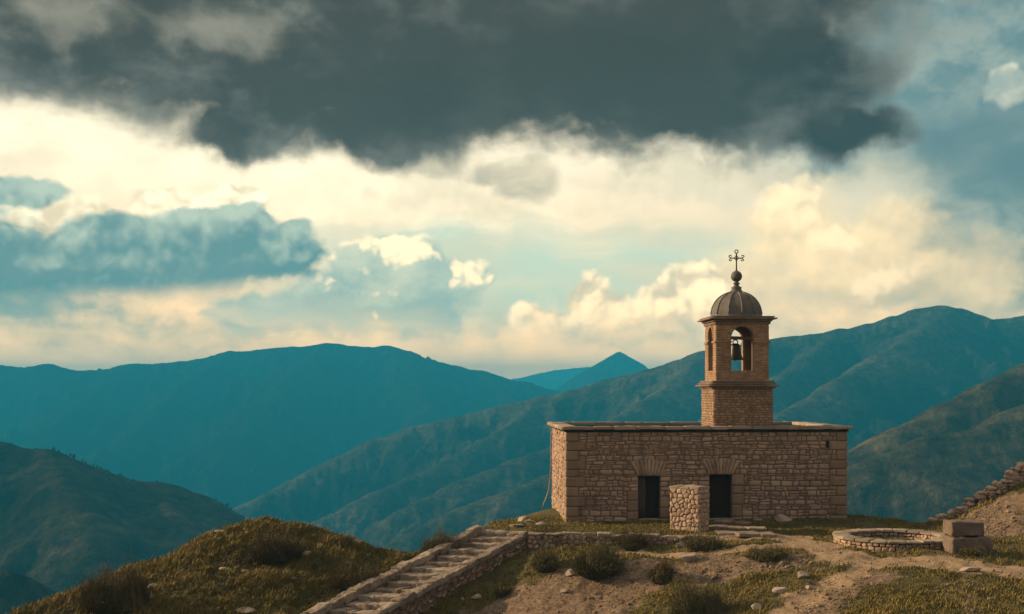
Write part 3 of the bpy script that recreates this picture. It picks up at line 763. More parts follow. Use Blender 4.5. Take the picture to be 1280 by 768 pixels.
# ------------------------------------------------------------------ mountains and valley: one sheet to the horizon
def rid(*p): return np.array([c3(*q) for q in p])
def mount_height(x, y, dry=False):  # dry: also return the mask of painted crest light
    base = -300 + 40 * fbm(x / 900, y / 900, 71, 4) + np.hypot(x, y) * 0.012
    h = base
    wx = x + 60 * fbm(x / 420, y / 420, 81, 4); wy = y + 60 * fbm(x / 420 + 9, y / 420, 82, 4)
    ridges = [
        # (polyline, slope, rounding)
        (rid((-420, 440, 3300), (-250, 452, 3250), (-120, 448, 3200), (0, 457, 3200), (30, 460, 3200), (60, 455, 3180), (95, 463, 3200), (130, 463, 3200), (165, 455, 3180), (200, 455, 3200), (240, 450, 3200), (290, 440, 3200), (330, 437, 3200), (370, 433, 3200), (410, 430, 3180), (440, 433, 3200), (490, 434, 3200), (530, 447, 3200), (570, 457, 3200), (600, 465, 3200), (650, 477, 3200), (690, 488, 3200), (740, 505, 3200), (800, 540, 3200)), 0.50, 22),
        (rid((410, 430, 3180), (380, 455, 2950), (330, 500, 2700), (300, 540, 2500), (270, 580, 2350)), 0.50, 40),
        (rid((490, 434, 3200), (520, 470, 2950), (540, 510, 2700), (500, 560, 2450)), 0.50, 40),
        (rid((165, 455, 3180), (120, 490, 2900), (60, 540, 2600)), 0.5, 40), (rid((290, 440, 3200), (230, 480, 2900), (170, 540, 2550)), 0.5, 40), (rid((600, 465, 3200), (640, 500, 2900), (620, 540, 2700)), 0.5, 40),
        # far peak and the fainter ridge behind it
        (rid((560, 484, 6200), (610, 480, 6200), (650, 473, 6200), (672, 468, 6200), (695, 463, 6200), (718, 460, 6200), (742, 459, 6200), (780, 464, 6200), (850, 478, 6200), (950, 490, 6200)), 0.5, 14),
        (rid((640, 505, 4100), (690, 493, 4100), (720, 481, 4100), (742, 466, 4100), (760, 449, 4100), (774, 440, 4100), (786, 447, 4100), (799, 458, 4100), (830, 474, 4100), (900, 495, 4100)), 0.70, 10),
        # the big right hand mountain
        (rid((240, 690, 1750), (280, 648, 1750), (330, 622, 1750), (390, 592, 1760), (440, 565, 1770), (480, 546, 1780), (520, 534, 1790), (560, 523, 1800), (620, 508, 1800), (680, 497, 1800), (720, 486, 1800), (760, 474, 1800), (810, 462, 1800), (850, 450, 1800), (880, 440, 1800), (960, 425, 1800), (1000, 420, 1800), (1050, 413, 1800), (1090, 405, 1800), (1120, 395, 1800), (1150, 385, 1800), (1175, 381, 1800), (1195, 385, 1800), (1230, 400, 1800), (1260, 397, 1800), (1290, 393, 1800), (1400, 380, 1800), (1600, 400, 1800)), 0.55, 16),
        # its spurs
        (rid((1185, 388, 1780), (1150, 412, 1690), (1100, 442, 1600), (1040, 478, 1500), (970, 522, 1400), (850, 555, 1310), (760, 572, 1250), (690, 592, 1200), (620, 620, 1160), (560, 642, 1130), (470, 688, 1080)), 0.58, 12),
        (rid((880, 440, 1790), (850, 470, 1690), (800, 505, 1600), (740, 540, 1520), (660, 570, 1450), (580, 600, 1400), (500, 640, 1340)), 0.6, 14),
        (rid((680, 497, 1795), (640, 530, 1700), (590, 560, 1640), (530, 590, 1580), (470, 615, 1530), (400, 650, 1480)), 0.6, 14),
        (rid((1050, 413, 1790), (1010, 445, 1700), (960, 480, 1620), (900, 510, 1540)), 0.6, 14),
        # nearer right shoulder
        (rid((1450, 420, 836), (1290, 453, 804), (1240, 476, 771), (1190, 501, 756), (1130, 533, 739), (1060, 568, 724), (950, 620, 707), (850, 670, 691)), 0.60, 9),
        (rid((1330, 490, 724), (1280, 508, 691), (1235, 535, 675), (1160, 545, 667), (1090, 575, 659), (1000, 640, 643)), 0.62, 9),
        # near left hill
        (rid((-250, 500, 891), (-100, 530, 850), (0, 551, 810), (60, 566, 810), (120, 585, 810), (170, 600, 810), (220, 610, 810), (243, 616, 810), (272, 636, 810), (310, 657, 810), (350, 685, 810), (420, 740, 810)), 0.62, 8),
        (rid((60, 566, 810), (80, 600, 753), (110, 640, 713), (120, 690, 672)), 0.62, 9), (rid((200, 607, 810), (210, 640, 753), (230, 690, 705)), 0.62, 9),
        (rid((-150, 640, 518), (-60, 690, 502), (0, 713, 486), (50, 748, 478), (90, 800, 470)), 0.62, 8),
    ]
    near = np.full(x.shape, 1e9)
    for (P, s, rd) in ridges:
        best = np.full(x.shape, -1e9)
        dm = np.full(x.shape, 1e9)
        for a, b in zip(P[:-1], P[1:]):
            vx, vy = b[0] - a[0], b[1] - a[1]
            t = np.clip(((x - a[0]) * vx + (y - a[1]) * vy) / (vx * vx + vy * vy + 1e-9), 0, 1)
            dx0 = x - a[0] - t * vx; dy0 = y - a[1] - t * vy
            d = np.hypot(dx0, dy0)
            w = sstep(0, 160, d)
            dd = d * (1 + 0.30 * fbm(x / 260 + a[0] * .001, y / 260, 91, 3) * w)
            z = a[2] + (b[2] - a[2]) * t - s * (np.sqrt(dd * dd + rd * rd) - rd)
            best = np.maximum(best, z); dm = np.minimum(dm, d)
        k = 14.0
        h2 = np.clip(0.5 + 0.5 * (h - best) / k, 0, 1)
        h = best * (1 - h2) + h * h2 + k * h2 * (1 - h2) * 0.5
        near = np.minimum(near, dm)
    msk = sstep(0, 120, near)
    scale = np.clip(y / 1800, 0.35, 1.6)
    g = (ridged(wx / 190, wy / 260, 101, 5) - 0.72) * 125 * msk
    g2 = (ridged(wx / 60, wy / 75, 111, 4) - 0.72) * 36 * sstep(0, 50, near) + (ridged(wx / 24, wy / 30, 131, 3) - 0.7) * 9 * sstep(0, 25, near)
    crest = fbm(x / 40, y / 40, 121, 4) * 2.6 * scale * sstep(0, 300, y)
    return (h + (g + g2) * np.clip(scale, 0.45, 1.0) + crest, np.clip(sstep(110, 10, near) * 0.9 + (g + g2) * 0.012, -0.6, 1.2) * (1 - 0.9 * sstep(1900, 2400, y)) - 0.4 * sstep(1900, 2400, y) - 0.35 * sstep(-60, -160, x) * sstep(1050, 900, y)) if dry else h + (g + g2) * np.clip(scale, 0.45, 1.0) + crest  # second value: painted sunlight, raised along crests and ribs, lowered in gullies
az = np.r_[np.radians(np.linspace(-75, -25, 90)), np.radians(np.linspace(-24.9, 24.9, 950)), np.radians(np.linspace(25, 75, 90))]
rr_ = np.r_[np.linspace(140, 340, 30), np.exp(np.linspace(math.log(345), math.log(3600), 500)), np.linspace(3650, 3960, 8), np.linspace(3980, 4240, 54), np.linspace(4280, 6080, 18), np.linspace(6100, 6320, 36), np.linspace(6360, 6850, 6)]
AZ, RR = np.meshgrid(az, rr_)
MX = RR * np.sin(AZ); MY = RR * np.cos(AZ); MZ, CREST_LIGHT = mount_height(MX, MY, True)
o = fast_mesh('mountain_terrain', np.stack([MX, MY, MZ], -1).reshape(-1, 3), grid_loops(len(az), len(rr_)).ravel(), 4, M['mount'], attrs={'dry': CREST_LIGHT.ravel()})
tag(o, kind='structure')
# the valley floor round and behind the camera
mb = MB()
vx_ = np.linspace(-6800, 6800, 41); vy_ = np.linspace(-900, 6900, 25)
VX, VY = np.meshgrid(vx_, vy_); VZ = np.full(VX.shape, -345.0) + 12 * fbm(VX / 700, VY / 700, 5, 3)
o = fast_mesh('valley_ground', np.stack([VX, VY, VZ], -1).reshape(-1, 3), grid_loops(41, 25).ravel(), 4, M['mount']); tag(o, kind='structure')

# ------------------------------------------------------------------ the air between
def haze(density, color, absorb=None, aniso=0.0):
    m = bpy.data.materials.new('blue mountain air'); m.use_nodes = True
    nt = m.node_tree; nt.nodes.clear()
    out = nt.nodes.new('ShaderNodeOutputMaterial'); v = nt.nodes.new('ShaderNodeVolumePrincipled')
    v.inputs['Density'].default_value = density; v.inputs['Color'].default_value = tuple(color) + (1,)
    v.inputs['Anisotropy'].default_value = aniso
    if absorb: v.inputs['Absorption Color'].default_value = tuple(absorb) + (1,)
    nt.links.new(v.outputs[0], out.inputs['Volume'])
    mb = MB(); box(mb, (-6950, -1000, -375), (6950, 7000, 133))
    o = mb.build('haze', m, smooth=False); tag(o, kind='stuff')
    return o
haze(0.00029, (0.03, 0.46, 0.86))
# ------------------------------------------------------------------ the chapel
CH = empty('stone_chapel', (BO[0], BO[1], 0.0), BA)
tag(CH, 'flat roofed rubble stone chapel with domed bell tower and two dark doorways', 'chapel')
W, D, HW = 14.2, 8.2, 4.56
D1 = (3.62, 4.72); D2 = (7.22, 8.36); DZ = (0.22, 2.36); DZ2 = (0.22, 2.42)
NI = (13.16, 13.52, 3.72, 4.08)
TH = 0.6
# core of the walls (mortar) with the door openings left open
mb = MB()
zb = -0.9
for (x0, x1, z0, z1) in ((0, D1[0], zb, HW), (D1[0], D1[1], zb, DZ[0] - 0.06), (D1[0], D1[1], DZ[1], HW), (D1[1], D2[0], zb, HW), (D2[0], D2[1], zb, DZ2[0] - 0.06), (D2[0], D2[1], DZ2[1], HW),
                         (D2[1], NI[0], zb, HW), (NI[0], NI[1], zb, NI[2]), (NI[0], NI[1], NI[3], HW), (NI[1], W, zb, HW)):
    box(mb, (x0, 0, z0), (x1, TH, z1))
box(mb, (NI[0], 0.3, NI[2]), (NI[1], TH, NI[3]), 0.0)
box(mb, (0, TH, zb), (TH, D - TH, HW)); box(mb, (W - TH, TH, zb), (W, D - TH, HW)); box(mb, (0, D - TH, zb), (W, D, HW))
mb.build('wall_core', M['mortar'], CH, smooth=False)
mb = MB()
QL = 0.92; QR = 0.85
holes = [(D1[0], D1[1], -1, DZ[1]), (D2[0], D2[1], -1, DZ2[1]), (NI[0], NI[1], NI[2], NI[3]),
         (D2[1] - 0.01, D2[1] + 0.5, -1, 0.9), (D2[1], D2[1] + 0.62, 0.9, 2.42), (D1[0] - 0.55, D1[0], -1, 1.6), (D1[1], D1[1] + 0.45, -1, 1.3)]
rows_q = []
z = -0.6; k = 0; rq = random.Random(5)
while z < HW - 0.05:
    h = min(rq.uniform(0.36, 0.52), HW - z)
    if HW - z - h < 0.2: h = HW - z
    rows_q.append((z, z + h, k)); z += h; k += 1
for (a, b, k) in rows_q:
    holes.append((0 - 0.01, 0.62 + 0.34 * (k % 2), a, b)); holes.append((W - 0.52 - 0.34 * (k % 2), W + 0.01, a, b))
holes = [(h[0], h[1], h[2] + 0.5, h[3] + 0.5) for h in holes]
masonry(mb, (0, 0, -0.5), (1, 0, 0), (0, -1, 0), W, HW + 0.5, course=(0.13, 0.29), wid=(0.18, 0.66), holes=holes, seed=3, split=0.3, bulge=0.04, rough=0.035, jit=0.05, gap=0.010)
mb.build('front_wall', M['wall_stone'], CH)
mb = MB()
side_h = [(1.55, 1.95, 1.0, 3.0), (2.55, 2.98, 0.7, 3.0), (3.75, 4.15, 1.0, 3.0)]
holes = [(D - h[1], D - h[0], h[2] + 0.5, h[3] + 0.5) for h in side_h] + [(D - 0.9 + 0.3 * (k % 2), D + 0.01, a + 0.5, b + 0.5) for (a, b, k) in rows_q]
rubble(mb, (0, D, -0.5), (0, -1, 0), (-1, 0, 0), D, HW + 0.5, size=0.2, asp=1.6, holes=holes, seed=8, bulge=0.05, rough=0.04)
mb.build('side_wall', M['wall_stone'], CH)
mb = MB()
masonry(mb, (W, 0, -0.5), (0, 1, 0), (1, 0, 0), D, HW + 0.5, course=(0.18, 0.3), wid=(0.3, 0.7), holes=[(-0.01, 0.6 + 0.3 * (k % 2), a + 0.5, b + 0.5) for (a, b, k) in rows_q], seed=9, bulge=0.035)
mb.build('side_wall', M['wall_stone'], CH); mb = MB()
masonry(mb, (W, D, -0.5), (-1, 0, 0), (0, 1, 0), W, HW + 0.5, course=(0.25, 0.4), wid=(0.4, 1.0), seed=10, bulge=0.035)
mb.build('back_wall', M['wall_stone'], CH)
# dressed corners, one block per course wrapping round the corner
mb = MB(); mb2 = MB()
for (a, b, k) in rows_q:
    lx = 0.62 + 0.34 * (k % 2); ly = 0.9 - 0.3 * (k % 2); g = 0.008
    nbox(mb, None, (-0.045, -0.05, a + g), (lx - g, ly - g, b - g), k=6, rnd=0.03, amp=0.018, seed=k, tone=0.15 + 0.55 * rq.random())
    lx = 0.52 + 0.34 * (k % 2); ly = 0.6 + 0.3 * (k % 2)
    nbox(mb2, None, (W - lx + g, -0.05, a + g), (W + 0.045, ly - g, b - g), k=6, rnd=0.03, amp=0.018, seed=k + 50, tone=0.3 + 0.6 * rq.random())
mb.build('corner_stones', M['quoin_stone'], CH); mb2.build('corner_stones', M['quoin_stone'], CH)
# door jamb stones
def jambs(x0, x1, z0, z1, n, sd):
    mb = MB(); r = random.Random(sd); hs = [r.uniform(0.8, 1.2) for _ in range(n)]; s = (z1 - z0) / sum(hs); z = z0
    for i, h in enumerate(hs):
        nbox(mb, None, (x0 + 0.006, -0.05, z + 0.008), (x1 - 0.006, 0.3, z + h * s - 0.008), k=6, rnd=0.025, amp=0.014, seed=sd + i, tone=r.uniform(0.1, 0.8)); z += h * s
    mb.build('door_jamb', M['quoin_stone'], CH)
jambs(D2[1], D2[1] + 0.5, -0.3, 0.9, 2, 61); jambs(D2[1], D2[1] + 0.62, 0.9, 2.42, 3, 62)
jambs(D1[0] - 0.55, D1[0], -0.3, 1.6, 4, 63); jambs(D1[1], D1[1] + 0.45, -0.3, 1.3, 3, 64)
# flat arches of radiating stones
for (dd, zt, hh) in ((D1, DZ[1], 0.82), (D2, DZ2[1], 0.80)):
    mb = MB(); n = 9; cx = (dd[0] + dd[1]) / 2; hw = (dd[1] - dd[0]) / 2
    bx = np.linspace(-hw - 0.02, hw + 0.02, n + 1); tx = np.linspace(-hw - 0.42, hw + 0.42, n + 1)
    for i in range(n):
        lift = 0.10 * (1 - ((i - 4) / 4.5) ** 2)
        def f(w, i=i, lift=lift):
            s = w[:, 0]; t = w[:, 2]
            b = bx[i] + (bx[i + 1] - bx[i]) * s; u = tx[i] + (tx[i + 1] - tx[i]) * s
            return np.stack([cx + b + (u - b) * t, w[:, 1], zt + 0.004 + t * (hh - 0.1 + lift)], -1)
        nbox(mb, f, (0.07, -0.085, 0.0), (0.93, 0.25, 1.0), k=6, rnd=0.05, amp=0.02, seed=i + int(dd[0]), tone=random.uniform(0.25, 0.8))
    mb.build('door_arch', M['wall_stone'], CH)
# doors
def door(dd, z0, z1, leaf):
    mb = MB(); box(mb, (dd[0] + 0.01, 0.40, z0), (dd[1] - 0.01, 0.46, z1)); 
    for i in range(1, 6):
        x = dd[0] + (dd[1] - dd[0]) * i / 6; box(mb, (x - 0.006, 0.385, z0), (x + 0.006, 0.399, z1))
    d = mb.build('door', M['wood_dark'], CH, smooth=False)
    mb = MB(); bevel_box(mb, (dd[0] - 0.02, -0.10, z0 - 0.10), (dd[1] + 0.02, 0.38, z0 - 0.005), 0.02, 0.6, 0.008)
    mb.build('threshold', M['coping'], d)
    mb = MB(); tube(mb, [(dd[1] - 0.16, 0.39, 1.15), (dd[1] - 0.16, 0.34, 1.17), (dd[1] - 0.16, 0.34, 1.33), (dd[1] - 0.16, 0.39, 1.35)], 0.012, 6)
    mb.build('handle', M['iron'], d)
    if leaf:
        mb = MB()
        for i in range(3): bevel_box(mb, (dd[0] + 0.04 + i * 0.12, 0.20 + 0.055 * (i % 2) * 0.1, z0 + 0.02), (dd[0] + 0.152 + i * 0.12, 0.25, z1 - 0.03), 0.006, random.random())
        mb.build('open_leaf', M['wood_leaf'], d)
    return d
door(D1, DZ[0], DZ[1], True); door(D2, DZ2[0], DZ2[1], False)
# tall narrow shuttered openings of the sunlit end
for i, (y0, y1, z0, z1) in enumerate(side_h):
    mb = MB(); n = 3
    for j in range(n):
        a = y0 + 0.03 + (y1 - y0 - 0.06) * j / n; b = y0 + 0.03 + (y1 - y0 - 0.06) * (j + 1) / n - 0.012
        bevel_box(mb, (0.0, a, z0 + 0.02), (0.03, b, z1 - 0.02), 0.006, random.random())
    s = mb.build('shutter', M['wood_red'], CH)
    mb = MB(); bevel_box(mb, (-0.09, y0 - 0.06, z0 - 0.10), (0.05, y1 + 0.06, z0), 0.015, 0.6, 0.006); mb.build('sill', M['coping'], s)
# eaves course and roof rim of overlapping slabs round a sunken deck
ZR = 4.86
mb = MB()
def ring(mb, ox, oy, z0, z1, wid, n, sd, amp=0.012, rnd=0.02):
    r = random.Random(sd)
    def run(L, f, wd):
        u = 0.0
        while u < L - 1e-6:
            w = r.uniform(0.9, 1.7) if n else L
            if L - u - w < 0.5: w = L - u
            nbox(mb, f, (u + 0.004, 0, z0 + r.uniform(-0.012, 0.012)), (u + w - 0.004, wd, z1 + r.uniform(-0.015, 0.015)), k=6, rnd=rnd, amp=amp, seed=r.randrange(999), tone=r.random()); u += w
    LX, LY = W + 2 * ox, D + 2 * oy
    run(LX, lambda w: np.stack([w[:, 0] - ox, w[:, 1] - oy, w[:, 2]], -1), wid)
    run(LX, lambda w: np.stack([W + ox - w[:, 0], D + oy - w[:, 1], w[:, 2]], -1), wid * 0.62)
    wl = wid * 1.55
    run(LY - 1.62 * wid, lambda w: np.stack([w[:, 1] - ox, D + oy - wid * 0.62 - w[:, 0], w[:, 2]], -1), wl)
    run(LY - 1.62 * wid, lambda w: np.stack([W + ox - w[:, 1], w[:, 0] - oy + wid, w[:, 2]], -1), wl)
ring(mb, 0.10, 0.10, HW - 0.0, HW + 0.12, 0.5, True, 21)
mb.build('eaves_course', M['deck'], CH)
mb = MB(); ring(mb, 0.30, 0.32, HW + 0.13, ZR, 0.56, True, 22, 0.02, 0.025)
mb.build('roof_rim', M['coping'], CH)
mb = MB(); box(mb, (0.5, 0.5, 3.9), (W - 0.5, D - 0.5, 4.12)); mb.build('roof_deck', M['deck'], CH, smooth=False)

# ---- bell tower
TX0, TX1, TY0 = 7.44, 10.50, 0.14
TW = TX1 - TX0; TY1 = TY0 + TW; TCX = (TX0 + TX1) / 2; TCY = (TY0 + TY1) / 2
Z1, Z2, Z3, Z4 = 6.84, 7.10, 10.14, 10.42
mb = MB()
g = 0.03
box(mb, (TX0 + g, TY0 + g, 4.12), (TX1 - g, TY1 - g, Z1), 0.4)
tower = mb.build('bell_tower', M['mortar'], CH, smooth=False)
mb = MB()
def faces4(x0, x1, y0, y1, z0, H, fn):
    fn((x0, y0, z0), (1, 0, 0), (0, -1, 0), x1 - x0, 'front'); fn((x0, y1, z0), (0, -1, 0), (-1, 0, 0), y1 - y0, 'left')
    fn((x1, y0, z0), (0, 1, 0), (1, 0, 0), y1 - y0, 'right'); fn((x1, y1, z0), (-1, 0, 0), (0, 1, 0), x1 - x0, 'back')
def shaft(O, U, N, w, nm):
    fine = nm in ('front', 'left')
    hl = [(1.35, 1.55, 0.95, 1.75)] if nm == 'left' else []
    masonry(mb, O, U, N, w, Z1 - 4.2, course=(0.10, 0.15) if fine else (0.2, 0.3), wid=(0.2, 0.42), seed=40 + len(nm), gap=0.008, bulge=0.035, rough=0.014, jit=0.012, holes=hl)
faces4(TX0 + g, TX1 - g, TY0 + g, TY1 - g, 4.2, 0, shaft)
mb.build('shaft_bricks', M['brick_stone'], tower)
def cornice(name, layers, mat):
    mb = MB()
    for (o_, z0, z1, x0, x1, y0, y1, rd) in layers:
        nbox(mb, None, (x0 - o_, y0 - o_, z0), (x1 + o_, y1 + o_, z1), k=8, rnd=rd, amp=0.012, seed=int(z0 * 50), tone=0.35 + 0.3 * random.random())
    return mb.build(name, mat, tower)
cornice('lower_cornice', [(0.10, Z1 - 0.10, Z1 - 0.003, TX0, TX1, TY0, TY1, 0.02), (0.27, Z1 + 0.0, Z1 + 0.10, TX0, TX1, TY0, TY1, 0.03), (0.15, Z1 + 0.103, Z1 + 0.19, TX0, TX1, TY0, TY1, 0.03), (0.06, Z1 + 0.193, Z2 + 0.05, TX0, TX1, TY0, TY1, 0.02)], M['cornice'])
# belfry: four walls each with a round headed opening
BX0, BX1, BY0, BY1 = TX0 + 0.18, TX1 - 0.18, TY0 + 0.18, TY1 - 0.18
BWd = BX1 - BX0; TKB = 0.42
AR, ASILL, ASPR = 0.575, 7.66, 9.32
mb = MB()
def arch_wall(O, U, N, w, trim=0.0):
    O = np.array(O, float); U = np.array(U, float); N = np.array(N, float)
    z0, z1 = Z2, Z3; c = w / 2
    def pr(poly):     # extrude a convex polygon (u,z) inwards
        n = len(poly); P = [O + U * u + np.array([0, 0, zz - z0]) for u, zz in poly]; Q = [p - N * TKB for p in P]
        fs = [tuple(range(n)), tuple(range(2 * n - 1, n - 1, -1))] + [(i, i + n, (i + 1) % n + n, (i + 1) % n) for i in range(n)]
        mb.add(P + Q, fs, 0.45)
    a, b = trim, w - trim
    pr([(a, z0), (b, z0), (b, ASILL), (a, ASILL)])
    pr([(a, ASILL), (c - AR, ASILL), (c - AR, ASPR), (a, ASPR)]); pr([(c + AR, ASILL), (b, ASILL), (b, ASPR), (c + AR, ASPR)])
    pr([(a, ASPR), (c - AR, ASPR), (c - AR, z1), (a, z1)]); pr([(c + AR, ASPR), (b, ASPR), (b, z1), (c + AR, z1)])
    m = 14
    for i in range(m):
        t0, t1 = math.pi - math.pi * i / m, math.pi - math.pi * (i + 1) / m
        pr([(c + AR * math.cos(t0), ASPR + AR * math.sin(t0)), (c + AR * math.cos(t1), ASPR + AR * math.sin(t1)), (c + AR * math.cos(t1), z1), (c + AR * math.cos(t0), z1)])
def bw(O, U, N, w, nm): arch_wall(O, U, N, w, TKB if nm in ('left', 'right') else 0.0)
faces4(BX0, BX1, BY0, BY1, Z2, 0, bw)
mb.build('belfry_core', M['brick_stone'], tower, smooth=False)
mb = MB()
def bm_(O, U, N, w, nm):
    c = w / 2
    masonry(mb, O, U, N, w, Z3 - Z2, course=(0.10, 0.14), wid=(0.18, 0.38), seed=70 + len(nm), gap=0.007, bulge=0.025, rough=0.010, jit=0.010,
            holes=[(c - AR - 0.02, c + AR + 0.02, ASILL - Z2, ASPR - Z2)], arches=[(c, AR + 0.2, ASPR - Z2)])
    mr = MB(); n = 17; O = np.array(O, float); U = np.array(U, float); N = np.array(N, float)
    for i in range(n):
        t0 = math.pi * i / n; t1 = math.pi * (i + 1) / n
        def f(q):
            th = t0 + (t1 - t0) * q[:, 0]; r = AR - 0.015 + 0.21 * q[:, 2]
            return O + (c + r * np.cos(th))[:, None] * U + (ASPR - Z2 + r * np.sin(th))[:, None] * np.array([0, 0, 1.0]) + q[:, 1:2] * N
        nbox(mr, f, (0.05, -0.1, 0), (0.95, 0.05, 1), k=4, rnd=0.08, amp=0.0, tone=random.random())
    mr.build('belfry_arch', M['brick_stone'], tower)
faces4(BX0, BX1, BY0, BY1, Z2, 0, bm_)
mb.build('belfry_bricks', M['brick_stone'], tower)
# impost band, broken by the openings, and sills
mb = MB()
def band(O, U, N, w, nm):
    O = np.array(O, float); U = np.array(U, float); N = np.array(N, float); c = w / 2
    for (a, b) in ((-0.07, c - AR + 0.02), (c + AR - 0.02, w + 0.07)):
        f = lambda q: O + q[:, 0:1] * U + q[:, 1:2] * N + q[:, 2:3] * np.array([0, 0, 1.0])
        mb = MB(); nbox(mb, f, (a, -0.05, 9.05 - Z2), (b, 0.075 if nm in ('front', 'back') else 0.07, 9.17 - Z2), k=4, rnd=0.02, amp=0.006, seed=3, tone=0.4); mb.build('impost_band', M['brick_stone'], tower)
faces4(BX0, BX1, BY0, BY1, Z2, 0, band)
mb = MB(); box(mb, (BX0 + TKB, BY0 + TKB, Z2 - 0.1), (BX1 - TKB, BY1 - TKB, Z2 + 0.06)); mb.build('belfry_floor', M['mortar'], tower, smooth=False)
cornice('upper_cornice', [(0.08, Z3 - 0.14, Z3 - 0.003, BX0, BX1, BY0, BY1, 0.02), (0.16, Z3, Z3 + 0.10, BX0, BX1, BY0, BY1, 0.03), (0.36, Z3 + 0.103, Z3 + 0.20, BX0, BX1, BY0, BY1, 0.03), (0.26, Z3 + 0.203, Z4 + 0.0, BX0, BX1, BY0, BY1, 0.03)], M['cornice'])
# ribbed dome, finial, cross
mb = MB(); RD = 1.33; HD = 1.24
prof = [(RD + 0.06, 0), (RD + 0.06, 0.06), (RD, 0.08)] + [(RD * math.cos(t) ** 0.92, 0.08 + HD * math.sin(t)) for t in np.linspace(0.05, math.pi / 2 - 0.16, 16)] + [(0.10, 0.08 + HD)]
def radfn(a):
    k = (a * 12 / (2 * math.pi)) % 1.0
    return 1.0 - 0.035 * abs(math.sin(math.pi * k)) + 0.0
lathe(mb, prof, (TCX, TCY, Z4), 144, 0.5, radfn)
for i in range(12):
    a = 2 * math.pi * i / 12
    pts = [(TCX + (r * 1.0) * math.cos(a), TCY + (r * 1.0) * math.sin(a), Z4 + z + 0.0) for r, z in prof[3:-1]]
    tube(mb, pts, 0.042, 6, 0.75)
mb.build('dome', M['lead'], tower)
mb = MB(); zt = Z4 + 0.08 + HD - 0.06
lathe(mb, [(0.01, 0.0), (0.36, -0.02), (0.38, 0.06), (0.30, 0.10), (0.24, 0.20), (0.27, 0.26), (0.26, 0.30), (0.15, 0.34), (0.12, 0.44), (0.17, 0.48), (0.17, 0.52), (0.10, 0.55), (0.10, 0.58)] +
      [(0.29 * math.sin(t), 0.86 - 0.29 * math.cos(t)) for t in np.linspace(0.35, math.pi - 0.15, 14)] + [(0.06, 1.15), (0.05, 1.22), (0.01, 1.23)], (TCX, TCY, zt), 28, 0.35)
mb.build('finial', M['lead'], tower)
mb = MB(); cz = zt + 1.18; ht = 1.02
tube(mb, [(TCX, TCY, cz), (TCX, TCY, cz + ht - 0.14)], 0.035, 8)
tube(mb, [(TCX - 0.30, TCY, cz + 0.62), (TCX + 0.30, TCY, cz + 0.62)], 0.032, 8)
def loop(c, r, a0, a1, rad=0.026): tube(mb, [(c[0] + r * math.cos(t), c[1], c[2] + r * math.sin(t)) for t in np.linspace(a0, a1, 14)], rad, 6)
loop((TCX, TCY, cz + ht - 0.06), 0.085, 0, 2 * math.pi)
for s in (-1, 1):
    tube(mb, [(TCX + s * 0.28, TCY, cz + 0.62), (TCX + s * 0.40, TCY, cz + 0.70)], 0.026, 6); tube(mb, [(TCX + s * 0.28, TCY, cz + 0.62), (TCX + s * 0.38, TCY, cz + 0.53)], 0.026, 6)
    loop((TCX + s * 0.33, TCY, cz + 0.70), 0.07, 0, math.pi, 0.022); loop((TCX + s * 0.31, TCY, cz + 0.55), 0.07, math.pi, 2 * math.pi, 0.022)
    tube(mb, [(TCX + s * 0.02, TCY, cz + 0.50), (TCX + s * 0.12, TCY, cz + 0.62)], 0.018, 6); tube(mb, [(TCX + s * 0.02, TCY, cz + 0.76), (TCX + s * 0.12, TCY, cz + 0.62)], 0.018, 6)
mb.build('cross', M['iron'], tower)

# the bell hangs in the belfry
bw_ = Matrix.Translation(CH.location) @ Matrix.Rotation(BA, 4, 'Z')
p = bw_ @ Vector((TCX - 0.06, TCY, 8.22))
BELL = empty('church_bell', p, BA); BELL.scale = (1.28, 1.28, 1.22); tag(BELL, 'dark bronze bell hanging from a beam in the open arch of the tower', 'bell')
mb = MB(); lathe(mb, [(0.005, 0.70), (0.10, 0.70), (0.17, 0.66), (0.20, 0.56), (0.215, 0.40), (0.24, 0.24), (0.29, 0.10), (0.345, 0.02), (0.35, 0.0), (0.33, 0.0), (0.27, 0.10), (0.2, 0.3), (0.17, 0.55), (0.01, 0.6)], n=32)
mb.build('bell_body', M['bronze'], BELL)
mb = MB()
for s in (-1, 1): tube(mb, [(s * 0.09, 0, 0.68), (s * 0.10, 0, 0.80), (0, 0, 0.86)], 0.025, 6)
mb.build('crown_loops', M['bronze'], BELL)
mb = MB(); tube(mb, [(0, 0, 0.62), (0.0, 0, 0.08)], 0.018, 6); lathe(mb, [(0.005, -0.07), (0.05, -0.05), (0.065, 0.0), (0.05, 0.05), (0.005, 0.07)], (0, 0, 0.04), 12); mb.build('clapper', M['iron'], BELL)
mb = MB(); bevel_box(mb, (-0.78, -0.08, 0.86), (0.82, 0.08, 1.0), 0.02, 0.5, 0.01, 4, 6); mb.build('beam', M['beam'], BELL)

# thin pale rope hanging down the back corner of the sunlit end
mb = MB()
pts = [bw_ @ Vector(q) for q in [(-0.10, D - 0.2, 4.55), (-0.12, D - 0.15, 3.6), (-0.13, D - 0.12, 2.6), (-0.16, D - 0.1, 1.7), (-0.26, D - 0.1, 1.0), (-0.42, D - 0.2, 0.55), (-0.55, D - 0.3, 0.3)]]
g0 = H1(pts[-1].x, pts[-1].y); pts.append(Vector((pts[-1].x - 0.05, pts[-1].y, g0 + 0.02)))
tube(mb, pts, 0.028, 6)
o = mb.build('rope', M['rope'], smooth=True); tag(o, 'thin pale rope hanging down the far corner of the sunlit chapel wall', 'rope')

